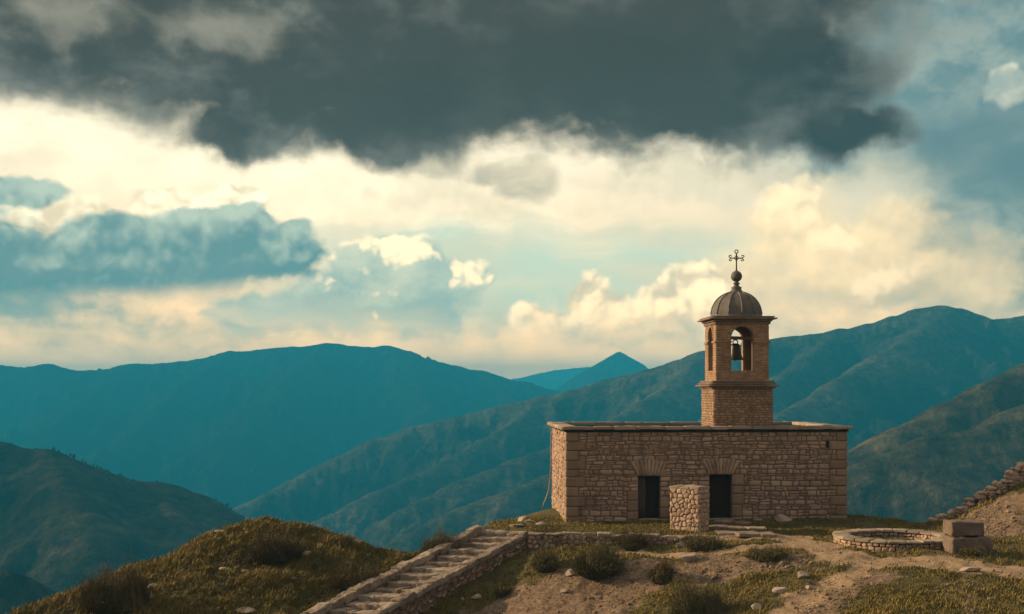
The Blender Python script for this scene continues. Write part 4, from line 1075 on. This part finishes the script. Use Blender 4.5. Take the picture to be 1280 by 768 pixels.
# ------------------------------------------------------------------ rubble pillar in front of the right door
pw = math.radians(-40)   # the wide lit side turned to the left
px_, py_, pz_ = at(864, 664)
PIL = empty('stone_pillar', (px_, py_ + 0.55, pz_), 0); tag(PIL, 'square rubble stone pillar with flat cap standing before the right doorway', 'pillar')
PIL.rotation_euler = (0, 0, R(-38))
a_, b_, hp = 1.56, 0.92, 1.98
mb = MB(); box(mb, (-a_ / 2 + .03, -b_ / 2 + .03, -0.4), (a_ / 2 - .03, b_ / 2 - .03, hp - 0.02)); mb.build('core', M['mortar'], PIL, smooth=False)
mb = MB()
for i, (O, U, N, w) in enumerate([((-a_ / 2, -b_ / 2, -0.3), (1, 0, 0), (0, -1, 0), a_), ((a_ / 2, -b_ / 2, -0.3), (0, 1, 0), (1, 0, 0), b_), ((a_ / 2, b_ / 2, -0.3), (-1, 0, 0), (0, 1, 0), a_), ((-a_ / 2, b_ / 2, -0.3), (0, -1, 0), (-1, 0, 0), b_)]):
    rubble(mb, O, U, N, w, hp + 0.3, size=0.22, asp=1.25, seed=200 + i, gap=0.018, bulge=0.035, rough=0.035)
mb.build('rubble_face', M['pillar_stone'], PIL)
mb = MB(); r = random.Random(4)
for i in range(3):
    for j in range(2):
        nbox(mb, None, (-a_ / 2 - .05 + i * (a_ + .1) / 3 + .005, -b_ / 2 - .05 + j * (b_ + .1) / 2 + .005, hp - 0.02), (-a_ / 2 - .05 + (i + 1) * (a_ + .1) / 3 - .005, -b_ / 2 - .05 + (j + 1) * (b_ + .1) / 2 - .005, hp + 0.11 + r.uniform(-.015, .02)), k=6, rnd=0.03, amp=0.02, seed=i * 7 + j, tone=r.random())
mb.build('cap', M['coping'], PIL)

# ------------------------------------------------------------------ stairs
ST = empty('stone_stairs', (-0.5, 59.8, 0.0)); tag(ST, 'worn stone stairway with low side walls climbing to the terrace', 'stairs')
sdir = np.array([-0.636, -0.772]); se = np.array([0.94, -0.34]); SLP = 0.25; NS = 17; TR = 0.80; RS = TR * SLP
def SF(w):      # (across, along, up) -> local
    return np.stack([w[:, 0] * se[0] + w[:, 1] * sdir[0], w[:, 0] * se[1] + w[:, 1] * sdir[1], w[:, 2]], -1)
r = random.Random(12)
for i in range(NS):
    mb = MB(); z = -RS * (i + 1) + 0.02
    cuts = [-0.95] + sorted(r.uniform(-0.6, 0.6) for _ in range(r.choice((2, 3, 4)))) + [0.95]
    cuts = [c for n_, c in enumerate(cuts) if n_ == 0 or c - cuts[n_ - 1] > 0.25 or n_ == len(cuts) - 1]
    for a, b in zip(cuts[:-1], cuts[1:]):
        dz = r.uniform(-0.05, 0.04); dn = r.uniform(-0.12, 0.10)
        nbox(mb, SF, (a + 0.008, i * TR - 0.25, z - 0.5 + dz), (b - 0.008, (i + 1) * TR + 0.04 + dn, z + dz), k=18, rnd=0.035, amp=0.055, seed=r.randrange(9999), tone=r.random(), ns=4.5)
    mb.build('step', M['step_stone'], ST)
def parapet(name, lo, hi, z_in, s0, n, sd, hb=0.34):
    mb = MB(); r = random.Random(sd); u = s0
    def f(w): 
        q = SF(w); q[:, 2] += -SLP * np.maximum(w[:, 1], 0); return q
    while u < NS * TR - 0.1:
        L = r.uniform(0.3, 0.8)
        nbox(mb, f, (lo + r.uniform(-.06, .04), u + 0.006, z_in - hb), (hi + r.uniform(-.04, .06), u + L - 0.006, z_in + r.uniform(-0.05, 0.05)), k=18, rnd=0.04, amp=0.055, seed=r.randrange(9999), tone=r.random(), ns=4.5); u += L
    return mb.build(name, M['step_stone'], ST)
parapet('side_coping', -1.42, -0.97, 0.24, -0.3, 0, 31, 0.30); parapet('side_coping', 0.97, 1.36, 0.10, 0.0, 0, 32, 0.26)
LST = NS * TR
def side(name, acr, nrm, top, hgt, sd):
    mb = MB(); O = np.array([acr * se[0], acr * se[1], top - hgt]); U = np.array([sdir[0], sdir[1], -SLP])
    nn = np.array([-sdir[1], sdir[0], 0]) * nrm
    rubble(mb, O, U, nn, LST, hgt, size=0.25, asp=1.6, seed=sd, bulge=0.05, rough=0.05, gap=0.02)
    mb.build(name, M['wall_stone'], ST)
side('side_wall', 1.30, -1, -0.15, 1.55, 91); side('side_wall', -1.38, 1, -0.06, 1.5, 92)
mb = MB()
def f(w): 
    q = SF(w); q[:, 2] += -SLP * w[:, 1]; return q
nbox(mb, f, (-1.34, 0, -1.7), (-0.955, LST, -0.07), k=4, rnd=0.0, amp=0); nbox(mb, f, (0.955, 0, -1.7), (1.26, LST, -0.17), k=4, rnd=0, amp=0)
mb.build('wall_core', M['mortar'], ST, smooth=False)
mb = MB(); r = random.Random(77)
for a in np.arange(-1.4, 1.3, 0.55):
    for b in (-0.95, -0.45):
        nbox(mb, SF, (a + 0.01, b + 0.01, -0.4), (a + 0.54, b + 0.49, 0.02 + r.uniform(-.02, .02)), k=6, rnd=0.04, amp=0.03, seed=r.randrange(999), tone=r.random())
mb.build('landing', M['step_stone'], ST)

# ------------------------------------------------------------------ terrace retaining wall
RW = empty('retaining_wall', (0.72, 59.25, 0)); tag(RW, 'low dry laid terrace wall with pale capping between stairs and pillar', 'retaining wall')
rp = [np.array([0.72, 59.25]), np.array([3.2, 59.0]), np.array([6.0, 58.75]), np.array([8.4, 58.35]), np.array([9.6, 58.0])]
mbs = MB(); mbc = MB(); mbk = MB(); r = random.Random(6)
for i, (a, b) in enumerate(zip(rp[:-1], rp[1:])):
    L = np.linalg.norm(b - a); u = (b - a) / L; n = np.array([u[1], -u[0]]); o0 = a - rp[0]
    gz = min(H1(*(a + n * 0.5)), H1(*(b + n * 0.5))) - 0.35
    top = -0.02 - 0.03 * i
    rubble(mbs, (o0[0], o0[1], gz), (u[0], u[1], 0), (n[0], n[1], 0), L, top - gz, size=0.19, asp=1.7, seed=300 + i, bulge=0.05, rough=0.05, gap=0.02)
    f = lambda w, o0=o0, u=u, n=n: np.stack([o0[0] + w[:, 0] * u[0] + w[:, 1] * n[0], o0[1] + w[:, 0] * u[1] + w[:, 1] * n[1], w[:, 2]], -1)
    nbox(mbk, f, (0, -0.5, gz), (L, -0.03, top - 0.02), k=2, rnd=0, amp=0)
    q = 0.0
    while q < L - 1e-6:
        w_ = r.uniform(0.45, 0.95)
        if L - q - w_ < 0.35: w_ = L - q
        nbox(mbc, f, (q + 0.008, -0.48 + r.uniform(-.1, .1), top - 0.03), (q + w_ - 0.008, 0.05 + r.uniform(-.12, .10), top + 0.10 + r.uniform(-.06, .05)), k=18, rnd=0.04, amp=0.06, seed=r.randrange(9999), tone=r.random()); q += w_
mbs.build('stone_face', M['wall_stone'], RW); mbk.build('wall_core', M['mortar'], RW, smooth=False); mbc.build('capping', M['step_stone'], RW)

# ------------------------------------------------------------------ flagstones from the right doorway
r = random.Random(15)
FL = [(905, 652, .9, .5), (925, 654, .8, .45), (897, 659, 1.0, .5), (921, 660, .9, .5), (945, 661, .8, .42), (908, 667, 1.0, .5), (935, 668, 1.05, .45), (958, 668, .7, .4)]
FLN = ['pale flagstone against the right door threshold', 'short flagstone right of the one at the right door sill', 'flagstone just behind the rubble pillar', 'flat flagstone in the middle of the paved patch',
       'flagstone on the right edge of the patch, halfway from the door', 'flagstone at the foot of the pillar beside the path', 'long pale flagstone along the front edge of the patch', 'small outermost flagstone where the dirt path begins']
for i, (px, py, sx, sy) in enumerate(FL):
    x, y, z = at(px, py); mb = MB()
    nbox(mb, None, (-sx * .5, -sy * 1.25, -0.10), (sx * .5, sy * 1.25, 0.055 + r.uniform(-.015, .02)), k=8, rnd=0.03, amp=0.07, seed=r.randrange(9999), tone=r.random(), ns=1.6)
    o = mb.build('flagstone', M['step_stone']); o.location = (x, y, z); o.rotation_euler = (0, 0, r.uniform(-.3, .3))
    tag(o, FLN[i], 'flagstone', 'flagstones laid from the right doorway')

# ------------------------------------------------------------------ round basin
cx_, cy_ = (1118 - 640) / F * 56.4, 56.4
zb_ = float(np.mean([H1(cx_ + 2.7 * math.cos(t), cy_ + 2.7 * math.sin(t)) for t in np.linspace(0, 6, 12)]))
BS = empty('stone_basin', (cx_, cy_, zb_)); tag(BS, 'low round stone basin with broad flat rim sunk in the turf', 'basin')
RO, RI, TOP = 2.62, 1.90, 0.33
mb = MB(); r = random.Random(19); n = 22; an = np.cumsum([r.uniform(.7, 1.3) for _ in range(n)]); an = np.r_[0, an / an[-1]] * 2 * math.pi
def cyl(w): return np.stack([w[:, 1] * np.cos(w[:, 0]), w[:, 1] * np.sin(w[:, 0]), w[:, 2]], -1)
def ringblocks(mb, r0, r1, z0, z1, an, amp, rnd, r):
    for a, b in zip(an[:-1], an[1:]):
        def f(w): 
            w = w.copy(); w[:, 0] = w[:, 0] / r1; return cyl(w)
        nbox(mb, f, (a * r1 + 0.008, r0 + r.uniform(-.03, .03), z0 + r.uniform(-.012, .012)), (b * r1 - 0.008, r1 + r.uniform(-.03, .03), z1 + r.uniform(-.015, .018)), k=8, rnd=rnd, amp=amp, seed=r.randrange(9999), tone=r.random())
ringblocks(mb, RI, RO + 0.05, TOP - 0.12, TOP, an, 0.028, 0.035, r); mb.build('rim', M['step_stone'], BS)
mb = MB()
for k, (z0, z1) in enumerate(((-0.6, -0.3), (-0.3, -0.12), (-0.12, 0.05), (0.05, TOP - 0.13))):
    m_ = 46 + 5 * k; a2 = np.linspace(0, 2 * math.pi, m_ + 1) + k * 0.09
    ringblocks(mb, RI + 0.06, RO - 0.02, z0, z1, a2, 0.05, 0.05, r)
mb.build('drum_wall', M['wall_stone'], BS)
mb = MB(); lathe(mb, [(0.01, -0.42), (1.0, -0.40), (RI + 0.08, -0.34)], n=48); mb.build('basin_floor', M['soil'], BS)

# ------------------------------------------------------------------ two cut blocks beside the basin
bx_, by_, bz_ = at(1213, 690)
mb = MB(); nbox(mb, None, (-0.86, -0.5, -0.15), (0.92, 0.5, 0.62), k=18, rnd=0.09, amp=0.085, seed=71, tone=0.55, ns=4.0)
o = mb.build('cut_block', M['block']); o.location = (bx_, by_ + 0.35, bz_); o.rotation_euler = (0, 0, R(7)); tag(o, 'wide weathered stone block resting on the turf beside the basin', 'stone block')
mb = MB(); nbox(mb, None, (-0.76, -0.44, 0.0), (0.66, 0.44, 0.60), k=18, rnd=0.05, amp=0.06, seed=83, tone=0.35, ns=3.2)
o = mb.build('cut_block', M['block']); o.location = (bx_ - 0.12, by_ + 0.35, bz_ + 0.645); o.rotation_euler = (R(0.5), R(1.0), R(5)); tag(o, 'squared stone block stacked on top of the wider block', 'stone block')

# ------------------------------------------------------------------ dry stone wall climbing the right hand mound
mb = MB(); r = random.Random(44)
wp = [at(1168, 657), at(1190, 648), at(1215, 637), at(1240, 625), at(1262, 616), at(1290, 606)]
wp = [(20.6, 62.6), (21.6, 62.4), (22.6, 62.2), (23.5, 62.1), (24.3, 62.0), (25.5, 62.0), (28.5, 61.8)]
wh = [0.24, 0.36, 0.46, 0.54, 0.80, 0.84, 1.0]
DW = wp[0]
for (a, b, h0, h1) in zip(wp[:-1], wp[1:], wh[:-1], wh[1:]):
    L = math.hypot(b[0] - a[0], b[1] - a[1]); nst = max(2, int(L / 0.22))
    for i in range(nst):
        t = (i + r.random() * .3) / nst; x = a[0] + (b[0] - a[0]) * t; y = a[1] + (b[1] - a[1]) * t; hh = h0 + (h1 - h0) * t * t
        z0 = H1(x, y); z = z0 - 0.15
        while z < z0 + hh - 0.05:
            sz = r.uniform(0.15, 0.30)
            for dy in (-0.2, 0.15):
                v, f = rock_mesh(r.randrange(99999), (r.uniform(.15, .30), r.uniform(.18, .28), sz * 0.70), 2, 9, 0.07)
                v = v + np.array([x - DW[0] + r.uniform(-.1, .1), y - DW[1] + dy, z + sz * .5]); mb.add(v, f, r.random())
            z += sz * 0.86
        if hh > 0.7 and r.random() < 0.35:
            v, f = rock_mesh(r.randrange(99999), (.36, .26, .13), 2, 9, 0.05); mb.add(v + np.array([x - DW[0], y - DW[1], z + .08]), f, r.random())
o = mb.build('dry_stone_wall', M['pillar_stone'], smooth=True, angle=R(40)); o.location = (DW[0], DW[1], 0); tag(o, 'tumbled dry stone wall climbing the mound at the right edge', 'stone wall')
# ------------------------------------------------------------------ loose rocks one can point to
ROCKS = [ # px, py, size(x,y,z), label
    (862, 700, (.62, .45, .26), 'broad slanted slab of rock beside the trodden strip below the pillar', -10),
    (715, 719, (.34, .28, .24), 'pale upright rock at the foot of the round bush by the terrace wall', 20),
    (852, 684, (.34, .26, .17), 'small pale rock at the base of the terrace wall below the pillar', 0),
    (978, 651, (.52, .36, .26), 'pale boulder on the grass against the right half of the chapel front', 0),
    (948, 651, (.30, .22, .10), 'low flat stone beside the boulder at the chapel front', 0),
    (1212, 714, (.50, .3, .12), 'dark flat stone half sunk in the path on the right', 0),
    (959, 694, (.30, .24, .10), 'flat stone in the grassy tuft in the middle of the gravel', 10),
    (972, 695, (.26, .2, .08), 'thin leaning stone right of the flat stone in the grassy tuft', 0),
    (1003, 722, (.26, .24, .2), 'squarish pale stone on the scree patch below the path', 0),
    (975, 740, (.32, .25, .15), 'wide pale stone low on the scree patch near the bottom bush', 0),
    (1012, 735, (.2, .16, .09), 'small stone at the lower right of the scree patch', 0),
    (945, 762, (.24, .2, .16), 'roundish stone right of the bottom bush', 0),
    (746, 716, (.18, .16, .11), 'little stone lying just right of the pale upright rock', 0),
    (706, 741, (.19, .16, .1), 'pale stone lying by itself on the upper gravel slope', 0),
    (596, 747, (.32, .22, .11), 'flat pale stone on the turf near the stair wall', 0),
    (578, 750, (.13, .12, .1), 'pebble sized stone beside the stair wall', 0),
    (282, 713, (.30, .24, .12), 'pale flat stone, leftmost of three in the row on the knoll', 0),
    (303, 716, (.27, .22, .10), 'pale flat stone, middle one of three in the row on the knoll', 0),
    (324, 718, (.30, .26, .16), 'whitish chunky stone, rightmost of three in the row on the knoll', 0),
    (308, 764, (.52, .4, .12), 'large pale slab lying low on the near side of the knoll', 0),
    (365, 724, (.22, .18, .08), 'thin flat stone on the knoll towards the stairs', 0),
    (436, 706, (.2, .16, .1), 'stone on the knoll slope above the dark bush by the stairs', 0),
    (384, 695, (.32, .25, .16), 'brownish stone right of the dark bush on the knoll', 0),
    (301, 683, (.3, .2, .1), 'flat stone just below the top of the knoll', 0),
    (278, 667, (.4, .26, .14), 'stone bedded in the turf at the top of the knoll', 0),
    (190, 735, (.3, .22, .13), 'stone on the left flank of the knoll by the brown shrub', 0),
    (188, 748, (.2, .16, .1), 'small whitish stone on the lower left flank of the knoll', 0),
    (440, 679, (.5, .3, .12), 'flat outcrop stone on the crest of the knoll towards the stairs', 0),
    (466, 681, (.3, .22, .11), 'weathered stone at the right end of the knoll crest', 0),
    (652, 652, (.3, .26, .24), 'upright stone of the rubble left of the chapel', 0),
    (664, 654, (.42, .3, .14), 'flat stone of the rubble left of the chapel', 0),
    (676, 657, (.36, .28, .12), 'stone of the rubble nearest the chapel corner', 0),
    (646, 658, (.46, .3, .1), 'low wide stone at the edge left of the chapel', 0),
]
KEEP = []
for i, (px, py, s, lab, rz) in enumerate(ROCKS):
    x, y, z = at(px, py); KEEP.append((x, y, max(s[:2])))
    v, f = rock_mesh(1000 + i, s, 3, 11, 0.07); mb = MB(); mb.add(v, f, 0.35 + 0.6 * random.random())
    o = mb.build('rock', M['rock'], smooth=True, angle=R(38)); o.location = (x, y, z + s[2] * 0.35); o.rotation_euler = (R(random.uniform(-6, 6)), R(random.uniform(-8, 8)), R(rz + random.uniform(-15, 15)))
    tag(o, lab, 'rock', 'loose rocks on the hilltop')

# ------------------------------------------------------------------ gravel and scree
def gravel(n, name):
    v0, f0 = rock_mesh(5, (1, 1, .6), 1, 7, 0.1); variants = [rock_mesh(50 + k, (1, RNG.uniform(.6, 1), RNG.uniform(.4, .75)), 1, 7, 0.1)[0] for k in range(8)]
    f0 = np.array(f0)
    x = RNG.uniform(-26, 27, n * 6); y = RNG.uniform(43, 64, n * 6)
    b, g = masks(x, y)
    p = np.clip(g * 0.9 + b * 0.30 + 0.012, 0, 1); cl = sstep(-0.15, 0.5, fbm(x * 1.1, y * 1.1, 55, 3)); p = p * (0.12 + 0.88 * cl)
    k = RNG.random(len(x)) < p; x = x[k][:n]; y = y[k][:n]; b = b[k][:n]
    s = np.exp(RNG.normal(math.log(0.027), 0.62, len(x))); s = np.clip(s, 0.014, 0.17) * (1 - 0.35 * b)
    z = height(x, y) + s * 0.15
    an = RNG.uniform(0, 6.28, len(x)); ca, sa = np.cos(an), np.sin(an)
    V = np.stack([variants[i % 8] for i in range(len(x))]) * s[:, None, None]
    P = np.stack([V[..., 0] * ca[:, None] - V[..., 1] * sa[:, None] + x[:, None], V[..., 0] * sa[:, None] + V[..., 1] * ca[:, None] + y[:, None], V[..., 2] + z[:, None]], -1)
    nv = V.shape[1]; L = (f0[None] + (np.arange(len(x)) * nv)[:, None, None]).ravel()
    o = fast_mesh(name, P.reshape(-1, 3), L, 3, M['gravel'], attrs={'tone': np.repeat(RNG.random(len(x)), nv)}); tag(o, kind='stuff')
gravel(34000, 'gravel')

# ------------------------------------------------------------------ grass
def grass(n):
    x = np.r_[RNG.uniform(-23, 26, n), RNG.uniform(-23, -2, n // 2)]; y = np.r_[RNG.uniform(43, 66, n), RNG.uniform(49, 63.5, n // 2)]
    # only where the photograph can see
    px = 640 + x / y * F; k = (px > -40) & (px < 1330); x = x[k]; y = y[k]
    b, g = masks(x, y); lx, ly = bl(x, y)
    cl = fbm(x * 0.8, y * 0.8, 61, 4); cl2 = fbm(x * 3.5, y * 3.5, 62, 3)
    p = (1 - np.clip(b * 1.6, 0, 1)) * (1 - 0.93 * np.clip(g * 1.3, 0, 1)) * np.clip(0.62 + 0.9 * cl + 0.7 * cl2, 0.03, 1)
    ins = (lx > -0.1) & (lx < W + .1) & (ly > -0.12) & (ly < D)
    p[ins] = 0
    p[np.hypot(x - cx_, y - cy_) < RO + .06] = 0
    qx, qy = x + 0.5, y - 59.8; det = se[0] * sdir[1] - se[1] * sdir[0]
    ac = (qx * sdir[1] - qy * sdir[0]) / det; al = (se[0] * qy - se[1] * qx) / det
    p[(np.abs(ac) < 1.42) & (al > -1.0) & (al < LST)] = 0
    dr = dpoly(x, y, [tuple(q) for q in rp]); p[dr < 0.3] *= 0.02
    for i, (qpx, qpy, sx, sy) in enumerate(FL):
        a = at(qpx, qpy); p[(np.abs(x - a[0]) < sx * .5) & (np.abs(y - a[1]) < sy * 1.25)] *= 0.06
    k = RNG.random(len(x)) < p; x = x[k]; y = y[k]; cl = cl[k]; cl2 = cl2[k]; g = g[k]; lx = lx[k]; ly = ly[k]
    m = len(x); z = height(x, y) - 0.02
    kn = sstep(-5, -9, x)
    terr = ((lx > -2.5) & (lx < 15.5) & (ly > -4) & (ly < 9))
    h = RNG.gamma(4, 1 / 4, m) * (0.085 + 0.10 * np.clip(cl + 0.2, 0, 1) + 0.06 * np.clip(cl2, 0, 1)) * np.where(terr, 0.5, 0.62) * (1 + 0.75 * kn)
    h = np.clip(h, 0.03, 0.42); w = RNG.uniform(0.010, 0.024, m) 
    an = RNG.uniform(0, 2 * math.pi, m); ln = h * RNG.uniform(0.15, 0.9, m); la = RNG.normal(0.4, 0.9, m)
    B = np.stack([x, y, z], -1); U = np.stack([np.cos(an), np.sin(an), 0 * an], -1) * w[:, None]
    T = np.stack([np.cos(la) * ln, np.sin(la) * ln, h], -1)
    P = np.stack([B - U, B + U, B + T * np.array([.4, .4, .62]) + U * .75, B + T * np.array([.4, .4, .62]) - U * .75, B + T], 1)
    tone = np.clip(0.52 + 0.42 * cl + 0.30 * cl2 + RNG.normal(0, 0.16, m) + 0.10 * kn, 0, 1)
    idx = np.arange(m)[:, None] * 5
    L = (idx + np.array([[0, 1, 2, 0, 2, 3, 3, 2, 4]])).ravel()
    o = fast_mesh('grass', P.reshape(-1, 3), L, 3, M['grass'], attrs={'tone': np.repeat(tone, 5)}); tag(o, kind='stuff')
grass(800000)

# ------------------------------------------------------------------ shrubs: fans of fine strands with leaves
def shrub(px, py, wid, hgt, lab, mat, seed, name='bush', dens=1.0, up=0.5):
    x, y, z = at(px, py); rg = np.random.default_rng(seed)
    root = empty(name, (x, y, z)); tag(root, lab, 'bush', 'bushes on the hilltop')
    n = int(2600 * dens * max(0.35, wid * hgt))
    # strands start over the footprint and fan out to an uneven dome
    th = rg.uniform(0, 2 * math.pi, n); rb = np.sqrt(rg.random(n)) * 0.40
    el = np.arcsin(np.clip(rg.random(n) ** up, 0, 1)); 
    lob = 1 + 0.62 * fbm(np.cos(th) * 1.6 + el * 1.2 + seed, np.sin(th) * 1.6, seed, 3) * 1.6
    ln = lob * (0.38 + 0.55 * rg.random(n) ** 0.8 + 0.45 * rg.random(n) ** 7)
    tip = np.stack([np.cos(th) * np.cos(el) * wid / 2 * ln, np.sin(th) * np.cos(el) * wid / 2 * ln, (0.10 + np.sin(el) * 0.9) * hgt * ln], -1)
    bs = np.stack([np.cos(th) * rb * wid, np.sin(th) * rb * wid, np.full(n, -0.06)], -1)
    mid = bs * 0.45 + tip * 0.55 + np.array([0, 0, 1]) * (0.12 * hgt) * rg.random(n)[:, None]
    sd_ = rg.normal(size=(n, 3)); sd_ /= np.linalg.norm(sd_, axis=1, keepdims=True); wv = sd_ * rg.uniform(0.005, 0.010, n)[:, None]
    P = np.stack([bs - wv, bs + wv, mid + wv, mid - wv, tip], 1); L = (np.arange(n)[:, None] * 5 + np.array([[0, 1, 2, 0, 2, 3, 3, 2, 4]])).ravel()
    tn = np.clip(0.45 + 0.25 * (tip[:, 2] / hgt - .5) * 0 + rg.normal(0, .18, n), 0, 1)
    nl = n * 4; i = rg.integers(0, n, nl); t = rg.uniform(0.35, 1.0, nl) 
    c = np.where((t < .55)[:, None], bs[i] + (mid[i] - bs[i]) * (t / .55)[:, None], mid[i] + (tip[i] - mid[i]) * ((t - .55) / .45)[:, None]) + rg.normal(0, 0.03, (nl, 3))
    d = (tip[i] - bs[i]); d /= np.linalg.norm(d, axis=1, keepdims=True); d = d + rg.normal(0, .55, (nl, 3)); d /= np.linalg.norm(d, axis=1, keepdims=True)
    s = np.cross(d, rg.normal(size=(nl, 3))); s /= np.linalg.norm(s, axis=1, keepdims=True)
    ll = rg.uniform(0.04, 0.12, nl)[:, None]; lw = rg.uniform(0.006, 0.014, nl)[:, None]
    Q = np.stack([c, c + d * ll * .5 + s * lw, c + d * ll, c + d * ll * .5 - s * lw], 1)
    LQ = (np.arange(nl)[:, None] * 4 + np.array([[0, 1, 2, 0, 2, 3]])).ravel()
    o = fast_mesh('foliage', Q.reshape(-1, 3), LQ, 3, mat, attrs={'tone': np.repeat(np.clip(.45 + rg.normal(0, .2, nl), 0, 1), 4)}); o.parent = root
    o = fast_mesh('stems', P.reshape(-1, 3), L, 3, mat, attrs={'tone': np.repeat(tn, 5)}); o.parent = root
G, DY = M['bush'], M['bush_dry']
for k, (px, py, w_, h_, lab, m_, up) in enumerate([
    (745, 716, 2.3, 1.25, 'large round olive bush below the terrace wall', G, 1.1),
    (682, 711, 1.35, .85, 'rounded dark bush between the stairs and the large olive bush', G, 1.1),
    (792, 684, 1.5, .72, 'dark tufted bush leaning on the terrace wall', DY, 1.0),
    (882, 686, 1.5, .55, 'low green bush under the end of the terrace wall by the pillar', G, 1.1),
    (826, 726, 1.15, .85, 'reddish brown spiky bush on the gravel slope', DY, .8),
    (628, 744, .75, .42, 'small dark tuft beside the stairs', DY, 1.0),
    (876, 772, 2.5, 1.25, 'wide green bush at the bottom edge of the picture', G, 1.1),
    (548, 697, 1.9, 1.15, 'feathery bush behind the upper stairs', G, 1.0),
    (452, 734, 2.6, 1.0, 'spreading dark bush on the knoll beside the stairs', DY, 1.1),
    (345, 699, 2.3, 1.25, 'dark round bush near the top of the knoll', DY, 1.1),
    (146, 757, 3.4, 1.55, 'tall brown shrub on the left flank of the knoll', DY, 1.0),
    (957, 697, 1.9, .42, 'low grassy tuft in the middle of the gravel', G, 1.2),
    (1214, 694, .9, .3, 'weedy tuft at the foot of the stacked blocks', G, 1.1),
    (432, 684, .75, .5, 'small dark shrub on the right crest of the knoll', G, 1.0),
]): shrub(px, py, w_, h_, lab, m_, 400 + k, up=up)

# ------------------------------------------------------------------ small far trees on the near left hill and the right shoulder
import bmesh
def far_tree():
    root = empty('hill_tree', (0, 0, 0))
    mb = MB(); tube(mb, [(0, 0, -0.8), (0.05, 0, 1.2), (0, 0, 2.6)], [0.22, 0.16, 0.05], 6); mb.build('trunk', M['twig'], root)
    rg = np.random.default_rng(3); n = 260
    p = rg.normal(size=(n, 3)); p /= np.linalg.norm(p, axis=1, keepdims=True); p *= (rg.random(n) ** .4)[:, None]
    c = p * np.array([1.15, 1.15, 1.5]) * (1 - 0.25 * p[:, 2:3]) + np.array([0, 0, 2.5])
    a = rg.normal(size=(n, 3)); a /= np.linalg.norm(a, axis=1, keepdims=True); b = np.cross(a, rg.normal(size=(n, 3))); b /= np.linalg.norm(b, axis=1, keepdims=True)
    Q = np.stack([c - a * .34, c + b * .28, c + a * .34, c - b * .28], 1)
    o = fast_mesh('crown', Q.reshape(-1, 3), (np.arange(n)[:, None] * 4 + np.array([[0, 1, 2, 0, 2, 3]])).ravel(), 3, M['tree_leaf'], attrs={'tone': np.repeat(rg.random(n), 4)}); o.parent = root
    return root
T0 = far_tree(); first = True
rt = random.Random(90)
def put_tree(x, y, s, lab, grp):
    global first
    if first: o = T0; first = False
    else:
        o = T0.copy(); COL.objects.link(o)
        for ch in T0.children:
            c = ch.copy(); COL.objects.link(c); c.parent = o
    z = float(mount_height(np.array([x]), np.array([y]))[0])
    o.location = (x, y, z - 0.3); o.rotation_euler = (0, 0, rt.uniform(0, 6)); k = s * rt.uniform(.8, 1.25); o.scale = (k, k, k * rt.uniform(.8, 1.2))
    tag(o, lab, 'tree', grp)
for px in [8, 15, 33, 45, 49, 58, 64, 67, 74, 83, 88, 92, 97, 103, 107, 113, 117, 122, 126, 131, 136, 150, 154, 167, 196, 270, 277, 284, 289]:
    Y = 810 + rt.uniform(-10, 8); put_tree((px - 640) / F * Y, Y, rt.uniform(.4, .78), 'tiny dark tree on the crest of the near left hill', 'trees on the crest of the left hill')
for px, Y in [(1178, 628), (1181, 626), (1196, 630), (1202, 628), (1240, 640), (1262, 652)]:
    put_tree((px - 640) / F * Y, Y, .5, 'tiny dark tree on the grassy shoulder of the right mountain', 'trees on the right mountain shoulder')
